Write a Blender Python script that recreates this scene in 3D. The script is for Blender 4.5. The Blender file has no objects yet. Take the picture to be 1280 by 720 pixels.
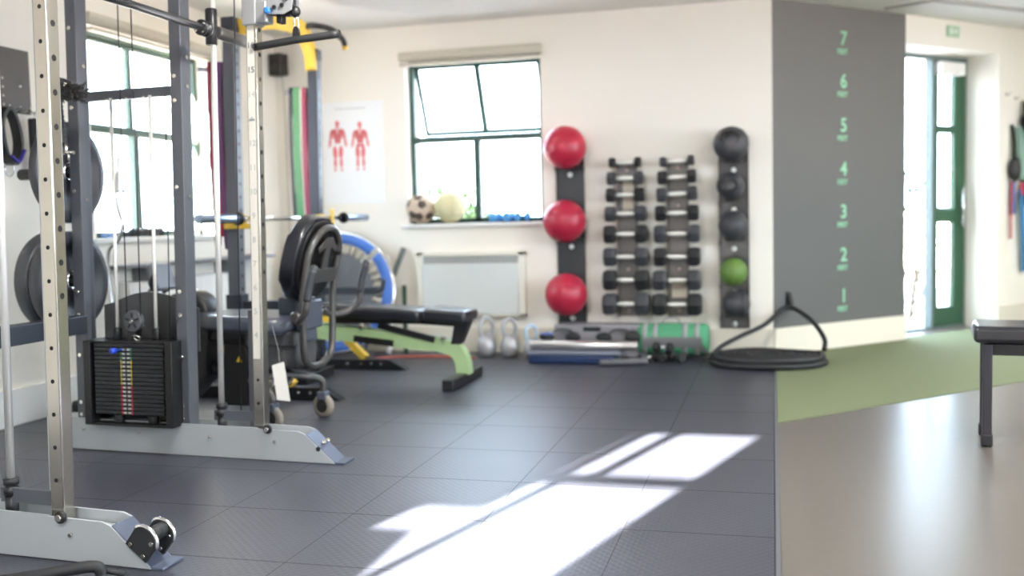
import bpy, bmesh, math, random
from mathutils import Vector, Matrix, noise
random.seed(7)
PI = math.pi
SC = bpy.context.scene
COL = SC.collection

# ------------------------------------------------------------------ materials
def lin(c):
    c = c / 255.0
    return c / 12.92 if c <= 0.04045 else ((c + 0.055) / 1.055) ** 2.4
MATS = {}
def mat(name, rgb, rough=0.5, metal=0.0, bump=None, vary=0.0, scale=8.0, coat=0.0, spec=0.5, emit=None):
    """bump = (noise scale, strength); vary = amount of soft colour variation"""
    if name in MATS: return MATS[name]
    m = bpy.data.materials.new(name); m.use_nodes = True
    nt = m.node_tree; b = nt.nodes['Principled BSDF']
    col = (lin(rgb[0]), lin(rgb[1]), lin(rgb[2]), 1)
    b.inputs['Base Color'].default_value = col
    b.inputs['Roughness'].default_value = rough
    b.inputs['Metallic'].default_value = metal
    b.inputs['Specular IOR Level'].default_value = spec
    if coat: b.inputs['Coat Weight'].default_value = coat; b.inputs['Coat Roughness'].default_value = 0.15
    tc = nt.nodes.new('ShaderNodeTexCoord')
    if vary:
        n = nt.nodes.new('ShaderNodeTexNoise'); n.inputs['Scale'].default_value = scale; n.inputs['Detail'].default_value = 5
        nt.links.new(tc.outputs['Object'], n.inputs['Vector'])
        r = nt.nodes.new('ShaderNodeMix'); r.data_type = 'RGBA'
        d = tuple(max(0, c * (1 - vary)) for c in col[:3]) + (1,)
        u = tuple(min(1, c * (1 + vary)) for c in col[:3]) + (1,)
        r.inputs[6].default_value = d; r.inputs[7].default_value = u
        nt.links.new(n.outputs['Fac'], r.inputs[0]); nt.links.new(r.outputs[2], b.inputs['Base Color'])
    if bump:
        n = nt.nodes.new('ShaderNodeTexNoise'); n.inputs['Scale'].default_value = bump[0]; n.inputs['Detail'].default_value = 3
        nt.links.new(tc.outputs['Object'], n.inputs['Vector'])
        bp = nt.nodes.new('ShaderNodeBump'); bp.inputs['Strength'].default_value = bump[1]; bp.inputs['Distance'].default_value = 0.01
        nt.links.new(n.outputs['Fac'], bp.inputs['Height']); nt.links.new(bp.outputs['Normal'], b.inputs['Normal'])
    if emit:
        b.inputs['Emission Color'].default_value = col; b.inputs['Emission Strength'].default_value = emit
    MATS[name] = m
    return m

WALL = mat('wall_paint', (241, 236, 225), 0.75, bump=(60, .05))
GREYW = mat('grey_wall_paint', (93, 94, 92), 0.7, bump=(60, .05), vary=.03, scale=2)
BASEB = mat('cream_skirting', (222, 216, 200), 0.5)
CEIL = mat('ceiling_paint', (222, 222, 216), 0.85)
WHITE = mat('white_gloss', (238, 238, 234), 0.35)
GREENF = mat('green_window_frame', (58, 84, 74), 0.45)
GREEND = mat('green_door_frame', (34, 78, 52), 0.4)
BLIND = mat('blind_fabric', (196, 192, 176), 0.7)
CHROME = mat('brushed_chrome', (198, 193, 184), 0.22, 1.0)
STEEL = mat('polished_steel', (225, 225, 225), 0.16, 1.0)
ROD = mat('rod_steel', (244, 242, 236), 0.3, 0.55)
GREYP = mat('grey_powder_coat', (168, 173, 176), 0.42, 0.1, bump=(300, .04))
DGREY = mat('dark_grey_powder_coat', (88, 91, 98), 0.38, 0.2)
SLATE = mat('slate_powder_coat', (54, 59, 68), 0.4, 0.2)
BLUEG = mat('blue_grey_toe_plate', (92, 101, 120), 0.35, 0.5)
BLACK = mat('black_plastic', (18, 18, 20), 0.45)
BLACKM = mat('black_steel', (34, 34, 37), 0.38, 0.2)
RUBBER = mat('black_rubber', (29, 30, 32), 0.6, bump=(120, .1))
RUBBERG = mat('dark_rubber', (58, 60, 64), 0.5, bump=(120, .1))
HOLE = mat('hole_shadowed_interior', (22, 20, 20), 0.9)
BOLT = mat('zinc_bolt', (225, 222, 214), 0.22, 1.0)
PLATE = mat('stack_iron', (38, 40, 43), 0.42, 0.2)
BUMPER = mat('bumper_plate_rubber', (56, 58, 64), 0.42, bump=(80, .06))
TINT = mat('tinted_guard', (74, 75, 77), 0.35)
YELLOW = mat('yellow_powder_coat', (226, 188, 66), 0.4)
GREENL = mat('lime_green_powder_coat', (160, 186, 138), 0.45)
VINYL = mat('black_vinyl', (28, 30, 37), 0.32, bump=(200, .05), coat=.3)
RED = mat('red_ball_rubber', (168, 32, 58), 0.38, bump=(90, .05))
GREENB = mat('green_ball_rubber', (90, 122, 52), 0.5, bump=(120, .15))
BLACKB = mat('black_ball_rubber', (52, 53, 58), 0.48, bump=(120, .15))
GREENS = mat('sandbag_green_fabric', (74, 146, 108), 0.7, bump=(300, .2))
WEB = mat('grey_webbing', (150, 150, 150), 0.8, bump=(400, .2))
SILVER = mat('silver_kettlebell', (176, 176, 178), 0.4, 0.45)
BLUE = mat('step_blue', (8, 36, 78), 0.45)
PALEB = mat('pale_blue_vinyl', (90, 160, 220), 0.4)
TRBLUE = mat('trampoline_blue', (66, 112, 192), 0.45)
CREAM = mat('bungee_cream', (214, 204, 184), 0.7)
PAPER = mat('paper', (236, 232, 224), 0.8)
BRED = mat('band_red', (176, 40, 62), 0.55)
BPURP = mat('band_purple', (92, 54, 96), 0.55)
BGREEN = mat('band_green', (70, 122, 78), 0.55)
BBLK = mat('band_black', (38, 38, 44), 0.55)
BWINE = mat('band_wine', (128, 38, 66), 0.55)
BPALE = mat('band_pale', (206, 202, 184), 0.55)
MINT = mat('mint_green_paint', (142, 198, 162), 0.7)
TUBEG = mat('bike_tube_grey', (80, 78, 76), 0.35, 0.35)
LEAF = mat('leaf_green', (92, 116, 66), 0.6, vary=.4, scale=6)
LEAF2 = mat('leaf_dark', (28, 52, 32), 0.6, vary=.4, scale=6)
TAN = mat('football_tan', (206, 186, 164), 0.55)
CREAMY = mat('volleyball_cream', (222, 214, 170), 0.55)
LCARD = mat('anatomy_red', (222, 122, 126), 0.8)

def glass_mat():
    m = bpy.data.materials.new('window_glass'); m.use_nodes = True
    nt = m.node_tree; nt.nodes.clear()
    o = nt.nodes.new('ShaderNodeOutputMaterial'); mx = nt.nodes.new('ShaderNodeMixShader')
    t = nt.nodes.new('ShaderNodeBsdfTransparent'); g = nt.nodes.new('ShaderNodeBsdfGlossy')
    g.inputs['Roughness'].default_value = 0.02; t.inputs['Color'].default_value = (.96, .98, .97, 1)
    mx.inputs[0].default_value = 0.05
    nt.links.new(t.outputs[0], mx.inputs[1]); nt.links.new(g.outputs[0], mx.inputs[2]); nt.links.new(mx.outputs[0], o.inputs[0])
    return m
GLASS = glass_mat()

def floor_tile_mat():
    """rubber tiles .455 x .48 m with thin seams and a raised diamond tread"""
    m = bpy.data.materials.new('rubber_tiles'); m.use_nodes = True
    nt = m.node_tree; b = nt.nodes['Principled BSDF']; N = nt.nodes.new; L = nt.links.new
    tc = N('ShaderNodeTexCoord'); sep = N('ShaderNodeSeparateXYZ'); L(tc.outputs['Object'], sep.inputs[0])
    def math_(op, a, bb=None, c=None):
        n = N('ShaderNodeMath'); n.operation = op
        for i, v in enumerate((a, bb, c)):
            if v is None: continue
            if isinstance(v, (int, float)): n.inputs[i].default_value = v
            else: L(v, n.inputs[i])
        return n.outputs[0]
    def seam(s, off, size, w):
        v = math_('PINGPONG', math_('ADD', s, off), size / 2)
        near = math_('LESS_THAN', v, w)
        return near
    sx = seam(sep.outputs[0], 20 * .455, .455 * 1, .0016)
    sy = seam(sep.outputs[1], 20 * .48 - 4.443 + 9 * .48, .48, .003)
    sm = math_('MAXIMUM', sx, sy)
    rot = N('ShaderNodeMapping'); rot.inputs['Rotation'].default_value = (0, 0, PI / 4); L(tc.outputs['Object'], rot.inputs[0])
    s2 = N('ShaderNodeSeparateXYZ'); L(rot.outputs[0], s2.inputs[0])
    a = math_('PINGPONG', math_('ADD', s2.outputs[0], 30), .011)
    c = math_('PINGPONG', math_('ADD', s2.outputs[1], 30), .011)
    tread = math_('MULTIPLY', math_('MINIMUM', a, c), 60)
    hgt = math_('SUBTRACT', tread, math_('MULTIPLY', sm, 1.5))
    bp = N('ShaderNodeBump'); bp.inputs['Strength'].default_value = .3; bp.inputs['Distance'].default_value = .003
    L(hgt, bp.inputs['Height']); L(bp.outputs['Normal'], b.inputs['Normal'])
    ns = N('ShaderNodeTexNoise'); ns.inputs['Scale'].default_value = 3; ns.inputs['Detail'].default_value = 6; L(tc.outputs['Object'], ns.inputs['Vector'])
    mx = N('ShaderNodeMix'); mx.data_type = 'RGBA'
    mx.inputs[6].default_value = (lin(42), lin(43), lin(54), 1); mx.inputs[7].default_value = (lin(55), lin(57), lin(70), 1)
    L(ns.outputs['Fac'], mx.inputs[0])
    m2 = N('ShaderNodeMix'); m2.data_type = 'RGBA'; m2.inputs[7].default_value = (lin(34), lin(34), lin(42), 1)
    L(sm, m2.inputs[0]); L(mx.outputs[2], m2.inputs[6]); L(m2.outputs[2], b.inputs['Base Color'])
    L(math_('MULTIPLY_ADD', sm, .2, .42), b.inputs['Roughness']); L(math_('MULTIPLY_ADD', sm, -.5, .95), b.inputs['Specular IOR Level'])
    return m
TILES = floor_tile_mat()
VINYLF = mat('vinyl_floor', (98, 92, 86), 0.3, vary=.07, scale=30, bump=(14, .03))
TURF = mat('green_carpet', (114, 122, 90), 0.95, bump=(600, .5), vary=.12, scale=80)
PAVE = mat('pale_paving', (200, 184, 184), 0.8, vary=.1, scale=5)
RENDERW = mat('white_render', (235, 235, 232), 0.8)

# ------------------------------------------------------------------ mesh builder
SPLIT = {'bolt', 'bar_end_sleeve', 'rod_socket', 'flange_bolt', 'rail', 'roller_blind_x'}
class M:
    """collects shapes (in world or local metres) into one mesh; o is subtracted on build"""
    def __init__(s, o=(0, 0, 0), f=None):
        s.bm = bmesh.new(); s.o = Vector(o); s.f = f; s.mi = 0
    def _add(s, verts, faces, mtx=None, smooth=False):
        vs = [s.bm.verts.new(mtx @ Vector(v) if mtx else Vector(v)) for v in verts]
        out = []
        for f in faces:
            try:
                fc = s.bm.faces.new([vs[i] for i in f]); fc.material_index = s.mi; fc.smooth = smooth; out.append(fc)
            except ValueError: pass
        return vs, out
    def box(s, a, b, bev=0.0, mtx=None, seg=2):
        x0, y0, z0 = [min(p, q) for p, q in zip(a, b)]; x1, y1, z1 = [max(p, q) for p, q in zip(a, b)]
        vs = [(x0,y0,z0),(x1,y0,z0),(x1,y1,z0),(x0,y1,z0),(x0,y0,z1),(x1,y0,z1),(x1,y1,z1),(x0,y1,z1)]
        fs = [(0,3,2,1),(4,5,6,7),(0,1,5,4),(1,2,6,5),(2,3,7,6),(3,0,4,7)]
        v, f = s._add(vs, fs, mtx)
        if bev:
            ed = list({e for ff in f for e in ff.edges})
            r = bmesh.ops.bevel(s.bm, geom=ed, offset=bev, segments=seg, profile=.5, affect='EDGES')
            for ff in r['faces']: ff.material_index = s.mi; ff.smooth = True
        return s
    def prism(s, pts, h, mtx=None, bev=0.0, smooth=False):
        """polygon pts (x,y) extruded 0..h in z, then mtx"""
        n = len(pts)
        ar = sum(pts[i][0]*pts[(i+1)%n][1]-pts[(i+1)%n][0]*pts[i][1] for i in range(n))
        if ar < 0: pts = pts[::-1]
        vs = [(x, y, 0) for x, y in pts] + [(x, y, h) for x, y in pts]
        fs = [tuple(range(n))[::-1], tuple(range(n, 2*n))] + [(i, (i+1) % n, n+(i+1) % n, n+i) for i in range(n)]
        v, f = s._add(vs, fs, mtx)
        if smooth:
            for ff in f[2:]: ff.smooth = True
        if bev:
            ed = list({e for ff in f[:2] for e in ff.edges})
            r = bmesh.ops.bevel(s.bm, geom=ed, offset=bev, segments=2, profile=.5, affect='EDGES')
            for ff in r['faces']: ff.material_index = s.mi; ff.smooth = True
        return s
    def lathe(s, prof, p=(0, 0, 0), ax=(0, 0, 1), n=24, smooth=True):
        """prof = [(r, t)...] along axis ax from p"""
        ax = Vector(ax).normalized(); q = Vector((0, 0, 1)).rotation_difference(ax).to_matrix().to_4x4()
        mtx = Matrix.Translation(Vector(p)) @ q
        vs, fs = [], []
        for r, t in prof:
            for k in range(n):
                a = 2*PI*k/n; vs.append((r*math.cos(a), r*math.sin(a), t))
        for i in range(len(prof)-1):
            for k in range(n):
                fs.append((i*n+k, i*n+(k+1) % n, (i+1)*n+(k+1) % n, (i+1)*n+k))
        if prof[0][0] > 1e-5: fs.append(tuple(range(n))[::-1])
        if prof[-1][0] > 1e-5: fs.append(tuple(range((len(prof)-1)*n, len(prof)*n)))
        v, f = s._add(vs, fs, mtx, smooth)
        for ff in f:
            if len(ff.verts) > 4: ff.smooth = False
        return s
    def cyl(s, p, q, r, n=20, r2=None, bev=0.0):
        p, q = Vector(p), Vector(q); L = (q-p).length; r2 = r if r2 is None else r2
        b = min(bev, L*.4, r*.6)
        if b: prof = [(r-b, 0), (r-b*.3, b*.3), (r, b), (r2, L-b), (r2-b*.3, L-b*.3), (r2-b, L)]
        else: prof = [(r, 0), (r2, L)]
        return s.lathe(prof, p, q-p, n)
    def disc(s, p, ax, r, t=.002, n=14):
        p = Vector(p); a = Vector(ax).normalized(); return s.cyl(p, p+a*t, r, n)
    def sph(s, p, r, n=24, sc=(1, 1, 1), mtx=None):
        mm = Matrix.Translation(Vector(p)) @ (mtx or Matrix()) @ Matrix.Diagonal((r*sc[0], r*sc[1], r*sc[2], 1))
        k = n//2; vs = []; fs = []
        for i in range(1, k):
            t = PI*i/k
            for j in range(n): a = 2*PI*j/n; vs.append((math.sin(t)*math.cos(a), math.sin(t)*math.sin(a), math.cos(t)))
        vs += [(0, 0, 1), (0, 0, -1)]; T, Bt = len(vs)-2, len(vs)-1
        for i in range(k-2):
            for j in range(n): fs.append((i*n+j, (i+1)*n+j, (i+1)*n+(j+1) % n, i*n+(j+1) % n))
        for j in range(n): fs.append((T, j, (j+1) % n)); fs.append((Bt, (k-2)*n+(j+1) % n, (k-2)*n+j))
        s._add(vs, fs, mm, True); return s
    def tube(s, pts, r, n=12, smooth=4, closed=False, flat=None, up=None, twist=0):
        """round tube (or flat=(w,t) ribbon) along a smoothed path"""
        P = [Vector(p) for p in pts]
        if smooth:
            Q = []; m = len(P); rng = range(m if closed else m-1)
            for i in rng:
                if closed: p0, p1, p2, p3 = P[(i-1) % m], P[i], P[(i+1) % m], P[(i+2) % m]
                else: p0, p1, p2, p3 = P[max(i-1, 0)], P[i], P[i+1], P[min(i+2, m-1)]
                for k in range(smooth):
                    t = k/smooth
                    Q.append(.5*((2*p1)+(-p0+p2)*t+(2*p0-5*p1+4*p2-p3)*t*t+(-p0+3*p1-3*p2+p3)*t**3))
            if not closed: Q.append(P[-1])
            P = Q
        m = len(P); vs = []; fs = []
        tan = []
        for i in range(m):
            a = P[(i-1) % m] if (closed or i > 0) else P[i]; b = P[(i+1) % m] if (closed or i < m-1) else P[i]
            tan.append((b-a).normalized())
        u = Vector(up) if up else (Vector((0, 0, 1)) if abs(tan[0].z) < .9 else Vector((1, 0, 0)))
        for i in range(m):
            t = tan[i]
            if up: uu = Vector(up)
            else: uu = u
            uu = (uu-t*uu.dot(t)); uu.normalize(); w = t.cross(uu); u = uu
            rr = r[min(i*len(r)//m, len(r)-1)] if isinstance(r, (list, tuple)) else r
            if flat:
                hw, ht = flat[0]/2, flat[1]/2
                ring = [(hw, ht), (-hw, ht), (-hw, -ht), (hw, -ht)]
                for (x, y) in ring: vs.append(P[i]+uu*x+w*y)
            else:
                for k in range(n):
                    a = 2*PI*k/n+twist*i; vs.append(P[i]+(uu*math.cos(a)+w*math.sin(a))*rr)
        nn = 4 if flat else n
        for i in range(m if closed else m-1):
            j = (i+1) % m
            for k in range(nn): fs.append((i*nn+k, i*nn+(k+1) % nn, j*nn+(k+1) % nn, j*nn+k))
        if not closed: fs.append(tuple(range(nn))[::-1]); fs.append(tuple(range((m-1)*nn, m*nn)))
        v, f = s._add(vs, fs, None, not flat)
        if not closed: f[-1].smooth = False; f[-2].smooth = False
        return s
    def build(s, name, mats, parent=None, label=None):
        if s.f:
            for v in s.bm.verts: v.co = s.f(v.co)
        for v in s.bm.verts: v.co -= s.o
        bmesh.ops.recalc_face_normals(s.bm, faces=s.bm.faces[:])
        if name in SPLIT:
            s.bm.verts.ensure_lookup_table(); seen = set(); isl = []
            for v in s.bm.verts:
                if v in seen: continue
                st = [v]; seen.add(v); g = []
                while st:
                    u = st.pop(); g.append(u)
                    for e in u.link_edges:
                        w = e.other_vert(u)
                        if w not in seen: seen.add(w); st.append(w)
                isl.append(g)
            if len(isl) > 1:
                o = None
                for g in isl:
                    ix = {v: i for i, v in enumerate(g)}; fs = {f for v in g for f in v.link_faces}
                    n = M(); n.bm.free(); n.bm = bmesh.new()
                    nv = [n.bm.verts.new(v.co) for v in g]
                    for f in fs:
                        nf = n.bm.faces.new([nv[ix[v]] for v in f.verts]); nf.smooth = f.smooth; nf.material_index = f.material_index
                    o = n.build(name, mats, parent, label)
                s.bm.free(); return o
        me = bpy.data.meshes.new(name); s.bm.to_mesh(me); s.bm.free()
        for m in (mats if isinstance(mats, (list, tuple)) else [mats]): me.materials.append(m)
        o = bpy.data.objects.new(name, me); COL.objects.link(o)
        if parent: o.parent = parent
        if label: o['label'] = label
        return o

def thing(name, label, cat, loc=(0, 0, 0), rot=(0, 0, 0), group=None):
    o = bpy.data.objects.new(name, None); COL.objects.link(o); o.empty_display_size = .1
    o.location = loc; o.rotation_euler = rot; o['label'] = label; o['category'] = cat
    if group: o['group'] = group
    return o
def tag(o, label, cat, group=None, loc=None):
    o['label'] = label; o['category'] = cat
    if group: o['group'] = group
    return o
def struct(o): o['kind'] = 'structure'; return o
def solo(b, name, mats, label, cat, loc, group=None):
    """a thing that is one mesh: built about loc"""
    b.o = Vector(loc); o = b.build(name, mats); o.location = loc; tag(o, label, cat, group); return o
def sub(b, name, mats, parent, grand, label=None):
    """sub-part: parent is a part (unrotated, at its thing's origin)"""
    return b.build(name, mats, parent, label)
def text_bm(b, body, size, mtx, ext=.002):
    cu = bpy.data.curves.new('t', 'FONT'); cu.body = body; cu.size = size; cu.extrude = ext
    cu.align_x = 'CENTER'; cu.align_y = 'CENTER'; cu.offset = size*.02
    ob = bpy.data.objects.new('t', cu); COL.objects.link(ob)
    dg = bpy.context.evaluated_depsgraph_get(); dg.update()
    me = ob.evaluated_get(dg).to_mesh()
    vs = [tuple(v.co) for v in me.vertices]; fs = [tuple(p.vertices) for p in me.polygons]
    b._add(vs, fs, mtx)
    ob.evaluated_get(dg).to_mesh_clear(); bpy.data.objects.remove(ob); bpy.data.curves.remove(cu)
def R(d): return math.radians(d)
def T(x, y, z): return Matrix.Translation((x, y, z))
def Rx(a): return Matrix.Rotation(a, 4, 'X')
def Ry(a): return Matrix.Rotation(a, 4, 'Y')
def Rz(a): return Matrix.Rotation(a, 4, 'Z')

# ------------------------------------------------------------------ room
XL, YB, YF, XR, ZC = -3.69, 6.964, -1.2, 4.2, 2.412
TH = .3
YR = YB+XR   # far corner of the diagonal wall
def wall(name, p, ang, L, openings, m, h=ZC, th=TH, out=1, z0=0):
    """wall starting at p running L along ang; inner face on the line, body on the left (out=1); openings (a,b,z0,z1)"""
    b = M()
    xs = sorted({0, L}|{v for o in openings for v in o[:2]}); zs = sorted({z0, h}|{v for o in openings for v in o[2:]})
    for i in range(len(xs)-1):
        for k in range(len(zs)-1):
            cx, cz = (xs[i]+xs[i+1])/2, (zs[k]+zs[k+1])/2
            if any(o[0] < cx < o[1] and o[2] < cz < o[3] for o in openings): continue
            b.box((xs[i], 0, zs[k]), (xs[i+1], out*th, zs[k+1]))
    bmesh.ops.remove_doubles(b.bm, verts=b.bm.verts[:], dist=1e-5)
    # drop interior duplicate faces
    seen = {}
    for f in list(b.bm.faces):
        key = tuple(sorted(v.index for v in f.verts))
    b.bm.verts.index_update()
    for f in list(b.bm.faces):
        key = tuple(sorted(v.index for v in f.verts)); seen.setdefault(key, []).append(f)
    for k, fl in seen.items():
        if len(fl) > 1:
            for f in fl: b.bm.faces.remove(f)
    o = b.build(name, m); o.location = (p[0], p[1], 0); o.rotation_euler = (0, 0, ang); return struct(o)

W1 = (4.80, 6.02, .92, 2.125)          # left wall window (y0,y1,z0,z1)
W2 = (-2.63, -1.60, .955, 2.165)      # back wall window (x0,x1,z0,z1)
wall('wall_left', (XL, YF-TH), PI/2, YB-YF+2*TH, [(W1[0]-YF+TH, W1[1]-YF+TH, W1[2], W1[3])], WALL)
wall('wall_back', (XL, YB), 0, -XL, [(W2[0]-XL, W2[1]-XL, W2[2], W2[3])], WALL)
# sun enters through the window in the wall behind the camera
SUNW = (-2.50, -1.655, .75, 2.335)
wall('wall_front', (XL, YF), 0, XR-XL, [(SUNW[0]-XL, SUNW[1]-XL, SUNW[2], SUNW[3])], WALL, out=-1)
wall('wall_right', (XR, YF-TH), PI/2, YR-YF+2*TH, [(1.0, 3.4, .7, 2.2), (4.4, 7.4, .7, 2.2)], WALL, out=-1)
S2 = math.sqrt(2)
DA = R(45)
# diagonal wall: grey feature block, door alcove, plain wall to the far corner
def diag(name, s0, s1, z0, z1, d0, d1, m):
    b = M(); b.box((s0, d0, z0), (s1, d1, z1)); o = b.build(name, m); o.location = (0, YB, 0); o.rotation_euler = (0, 0, DA); return struct(o)
diag('wall_grey_feature', 0, 1.353, 0, ZC, 0, .42, GREYW)
diag('wall_door_side', 2.475, 6.2, 0, ZC, 0, .42, WALL)
diag('wall_door_lintel', 1.353, 2.475, 2.2, ZC, 0, .42, WALL)
# floor and ceiling polygons
def slab(name, pts, z0, z1, m):
    b = M(); b.prism(pts, z1-z0, T(0, 0, z0)); return struct(b.build(name, m))
room = [(XL, YF), (XR, YF), (XR, YR+.6), (-.3, YB+.12), (-.3, YB), (XL, YB)]
slab('floor', room, -.1, -.004, VINYLF)
slab('floor_rubber_tiles', [(XL, YF), (.006, YF), (.006, YB), (XL, YB)], -.004, 0, TILES)
slab('floor_green_carpet', [(.008, 4.69), (XR, 4.69+XR), (XR, YR+.4), (.008, YB+.02)], -.004, .0, TURF)
b = M(); b.box((.004, YF, -.004), (.016, 6.9, .003)); struct(b.build('trim_1', mat('aluminium_edge', (120, 122, 130), .4, .6)))
slab('ceiling', [(XL-TH, YF-TH), (XR+TH, YF-TH), (XR+TH, YR+1.5), (-.3, YB+.4), (XL-TH, YB+.4)], ZC, ZC+.15, CEIL)
# ceiling recess edge seen top right
b = M(); b.box((0, -.02, -.018), (2.2, .02, 0)); o = b.build('trim_2', mat('ceiling_edge_grey', (170, 170, 165), .8)); o.location = (1.1, 7.44, ZC); o.rotation_euler = (0, 0, R(42)); struct(o)
b = M(); b.box((0, -.02, -.014), (1.0, .02, 0)); o = b.build('trim_3', MATS['ceiling_edge_grey']); o.location = (.78, 7.60, ZC); o.rotation_euler = (0, 0, R(-28)); struct(o)
# skirtings
b = M(); b.box((XL, YB-.014, 0), (0, YB, .183), .003); struct(b.build('baseboard_back', BASEB))
b = M(); b.box((XL, YF, 0), (XL+.02, YB-.014, .183), .003)
for y in (.2, 1.4, 2.6, 3.9, 5.2): b.box((XL+.02, y, 0), (XL+.024, y+.006, .18))
struct(b.build('baseboard_left', WHITE))
for nm, s0, s1 in (('baseboard_grey', 0, 1.353), ('baseboard_door_side', 2.475, 6.1)):
    b = M(); b.box((s0, -.016, 0), (s1, 0, .183), .003); o = b.build(nm, BASEB); o.location = (0, YB, 0); o.rotation_euler = (0, 0, DA); struct(o)

# ------------------------------------------------------------------ windows (local x along wall, y outward, z up; origin at opening's lower left)
def window(name, w, h, mull, tz, loc, ang, open_deg=0, blind=True, gbar=True, mullx=.5, sill=True):
    e = bpy.data.objects.new(name, None); COL.objects.link(e); e.location = loc; e.rotation_euler = (0, 0, ang); struct(e)
    d = .09
    f = M()
    fw = .035
    f.box((0, d, 0), (fw, d+.05, h)).box((w-fw, d, 0), (w, d+.05, h)).box((0, d, 0), (w, d+.05, fw)).box((0, d, h-fw), (w, d+.05, h))
    f.box((0, d-.004, tz-.022), (w, d+.05, tz+.022))
    if mull: f.box((w*mullx-.024, d, 0), (w*mullx+.024, d+.05, tz))
    fr = f.build('window_frame', GREENF, e)
    g = M(); g.box((fw, d+.024, fw), (w-fw, d+.028, tz-.02)); g.build('pane', GLASS, fr)
    # top hung sash
    mt = T(0, d+.03, h-fw)@Rx(R(open_deg))
    s = M(); sh = h-fw-tz-.0; w0, w1 = .03, w-.03
    for a, c in (((w0, 0, -sh), (w0+.028, .03, 0)), ((w1-.028, 0, -sh), (w1, .03, 0)), ((w0, 0, -.028), (w1, .03, 0)), ((w0, 0, -sh), (w1, .03, -sh+.03))): s.box(a, c, 0, mt)
    if gbar: s.box((w*mullx-.02, 0, -sh), (w*mullx+.02, .03, 0), 0, mt)
    so = s.build('top_sash', GREENF, e)
    g = M(); g.box((w0+.02, .012, -sh+.02), (w1-.02, .016, -.02), 0, mt); g.build('pane', GLASS, so)
    if sill:
        s = M(); s.box((-.05, -.035, -.03), (w+.05, d, 0), .006); s.build('window_sill', WHITE, e)
    if blind:
        s = M(); s.box((-.03, -.055, h-.01), (w+.02, .0, h+.05), .006)
        s.cyl((-.02, -.03, h+.012), (w+.01, -.03, h+.012), .03, 18)
        s.box((-.02, -.06, h-.052), (w+.01, -.005, h-.03), .005)
        s.build('roller_blind', BLIND, e)
    return e
window('window_1', W1[1]-W1[0], W1[3]-W1[2], True, .635, (XL, W1[0], W1[2]), PI/2, 0, mullx=.44)
window('window_2', W2[1]-W2[0], W2[3]-W2[2], True, .625, (W2[0], YB, W2[2]), 0, 24, mullx=.5)
# the window behind the camera that throws the sun onto the tiles (local y outward = -Y world)
e = bpy.data.objects.new('window_3', None); COL.objects.link(e); struct(e)
f = M()
x0, x1, z0, z1 = SUNW
y0, y1 = YF-.12, YF-.08
for a, c in (((x0, y0, z0), (x0+.03, y1, z1)), ((-1.695, y0, z0), (x1, y1, z1)), ((x0, y0, z0), (x1, y1, z0+.03)), ((x0, y0, 2.242), (x1, y1, z1)),
             ((x0, y0, 1.893), (x1, y1, 1.938)), ((-2.175, y0, z0), (-2.142, y1, 1.9)), ((-2.22, y0, 1.9), (-2.17, y1, z1)), ((-2.08, y0, 1.92), (-2.036, y1, z1))): f.box(a, c)
fr = f.build('window_frame', GREENF, e)
g = M(); g.box((x0, YF-.102, z0), (x1, YF-.098, z1)); g.build('pane', GLASS, fr)
g = M(); g.box((x0-.02, YF+.02, 1.70), (-2.195, YF+.03, 2.36)); g.cyl((x0-.02, YF+.03, 2.36), (-2.19, YF+.03, 2.36), .025); g.build('roller_blind', BLIND, e)  # unseen blind added to cut off the left of the sun patch
# right wall windows (out of frame; added to fill the room with daylight)
for i, (p, ang, w, h, z) in enumerate((((XR, 2.1-.0, .7), -PI/2, 2.4, 1.5, .7), ((XR, 6.1, .7), -PI/2, 3.0, 1.5, .7))):
    pp = (XR, 3.4 if i == 0 else 7.4, .7)
    window('window_%d' % (4+i), w, h, True, h*.6, pp, ang, 0, blind=False)

# ------------------------------------------------------------------ door (local x along 45 deg wall, y outward)
DZ = .283
e = bpy.data.objects.new('door_1', None); COL.objects.link(e); e.location = (0, YB, 0); e.rotation_euler = (0, 0, DA); struct(e)
f = M()
s0, s1 = 1.353, 2.475
sp = 2.083   # post between the open side light and the door leaf
f.box((s0, DZ, 2.17), (s1, DZ+.07, 2.26)).box((s0, DZ, 0), (s0+.04, DZ+.07, 2.2)).box((sp-.045, DZ, 0), (sp-.01, DZ+.07, 2.2)).box((s1-.0, DZ, 0), (s1+.02, DZ+.07, 2.2))
f.box((s0, DZ, -.003), (s1, DZ+.07, .012))
fr = f.build('door_frame', [mat('grey_green_frame', (96, 112, 112), .45)], e)
g = M(); g.box((s0+.04, DZ+.03, .012), (sp-.045, DZ+.034, 2.17)); g.build('pane', GLASS, fr)
f = M()
la, lb = sp-.005, s1-.01
f.box((la, DZ+.01, .015), (la+.05, DZ+.055, 2.165), .003).box((lb-.13, DZ+.01, .015), (lb, DZ+.055, 2.165), .003)
for za, zb in ((.015, .17), (.86, .97), (1.59, 1.65), (2.09, 2.165)): f.box((la, DZ+.012, za), (lb, DZ+.053, zb), .003)
lf = f.build('door_leaf', GREEND, e)
g = M(); g.box((la+.04, DZ+.03, .15), (lb-.1, DZ+.034, 2.1)); g.build('pane', GLASS, lf)
g = M(); g.box((la+.0, DZ-.06, 2.05), (lb-.09, DZ+.01, 2.15), .008); g.box((la+.2, DZ-.09, 2.06), (la+.23, DZ-.02, 2.075)); g.build('door_closer', WHITE, lf)
g = M(); g.cyl((lb-.065, DZ-.03, .82), (lb-.065, DZ-.03, 1.15), .012); g.cyl((lb-.065, DZ-.03, .86), (lb-.065, DZ+.02, .86), .008).cyl((lb-.065, DZ-.03, 1.11), (lb-.065, DZ+.02, 1.11), .008); g.build('door_handle', STEEL, lf)
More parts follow.
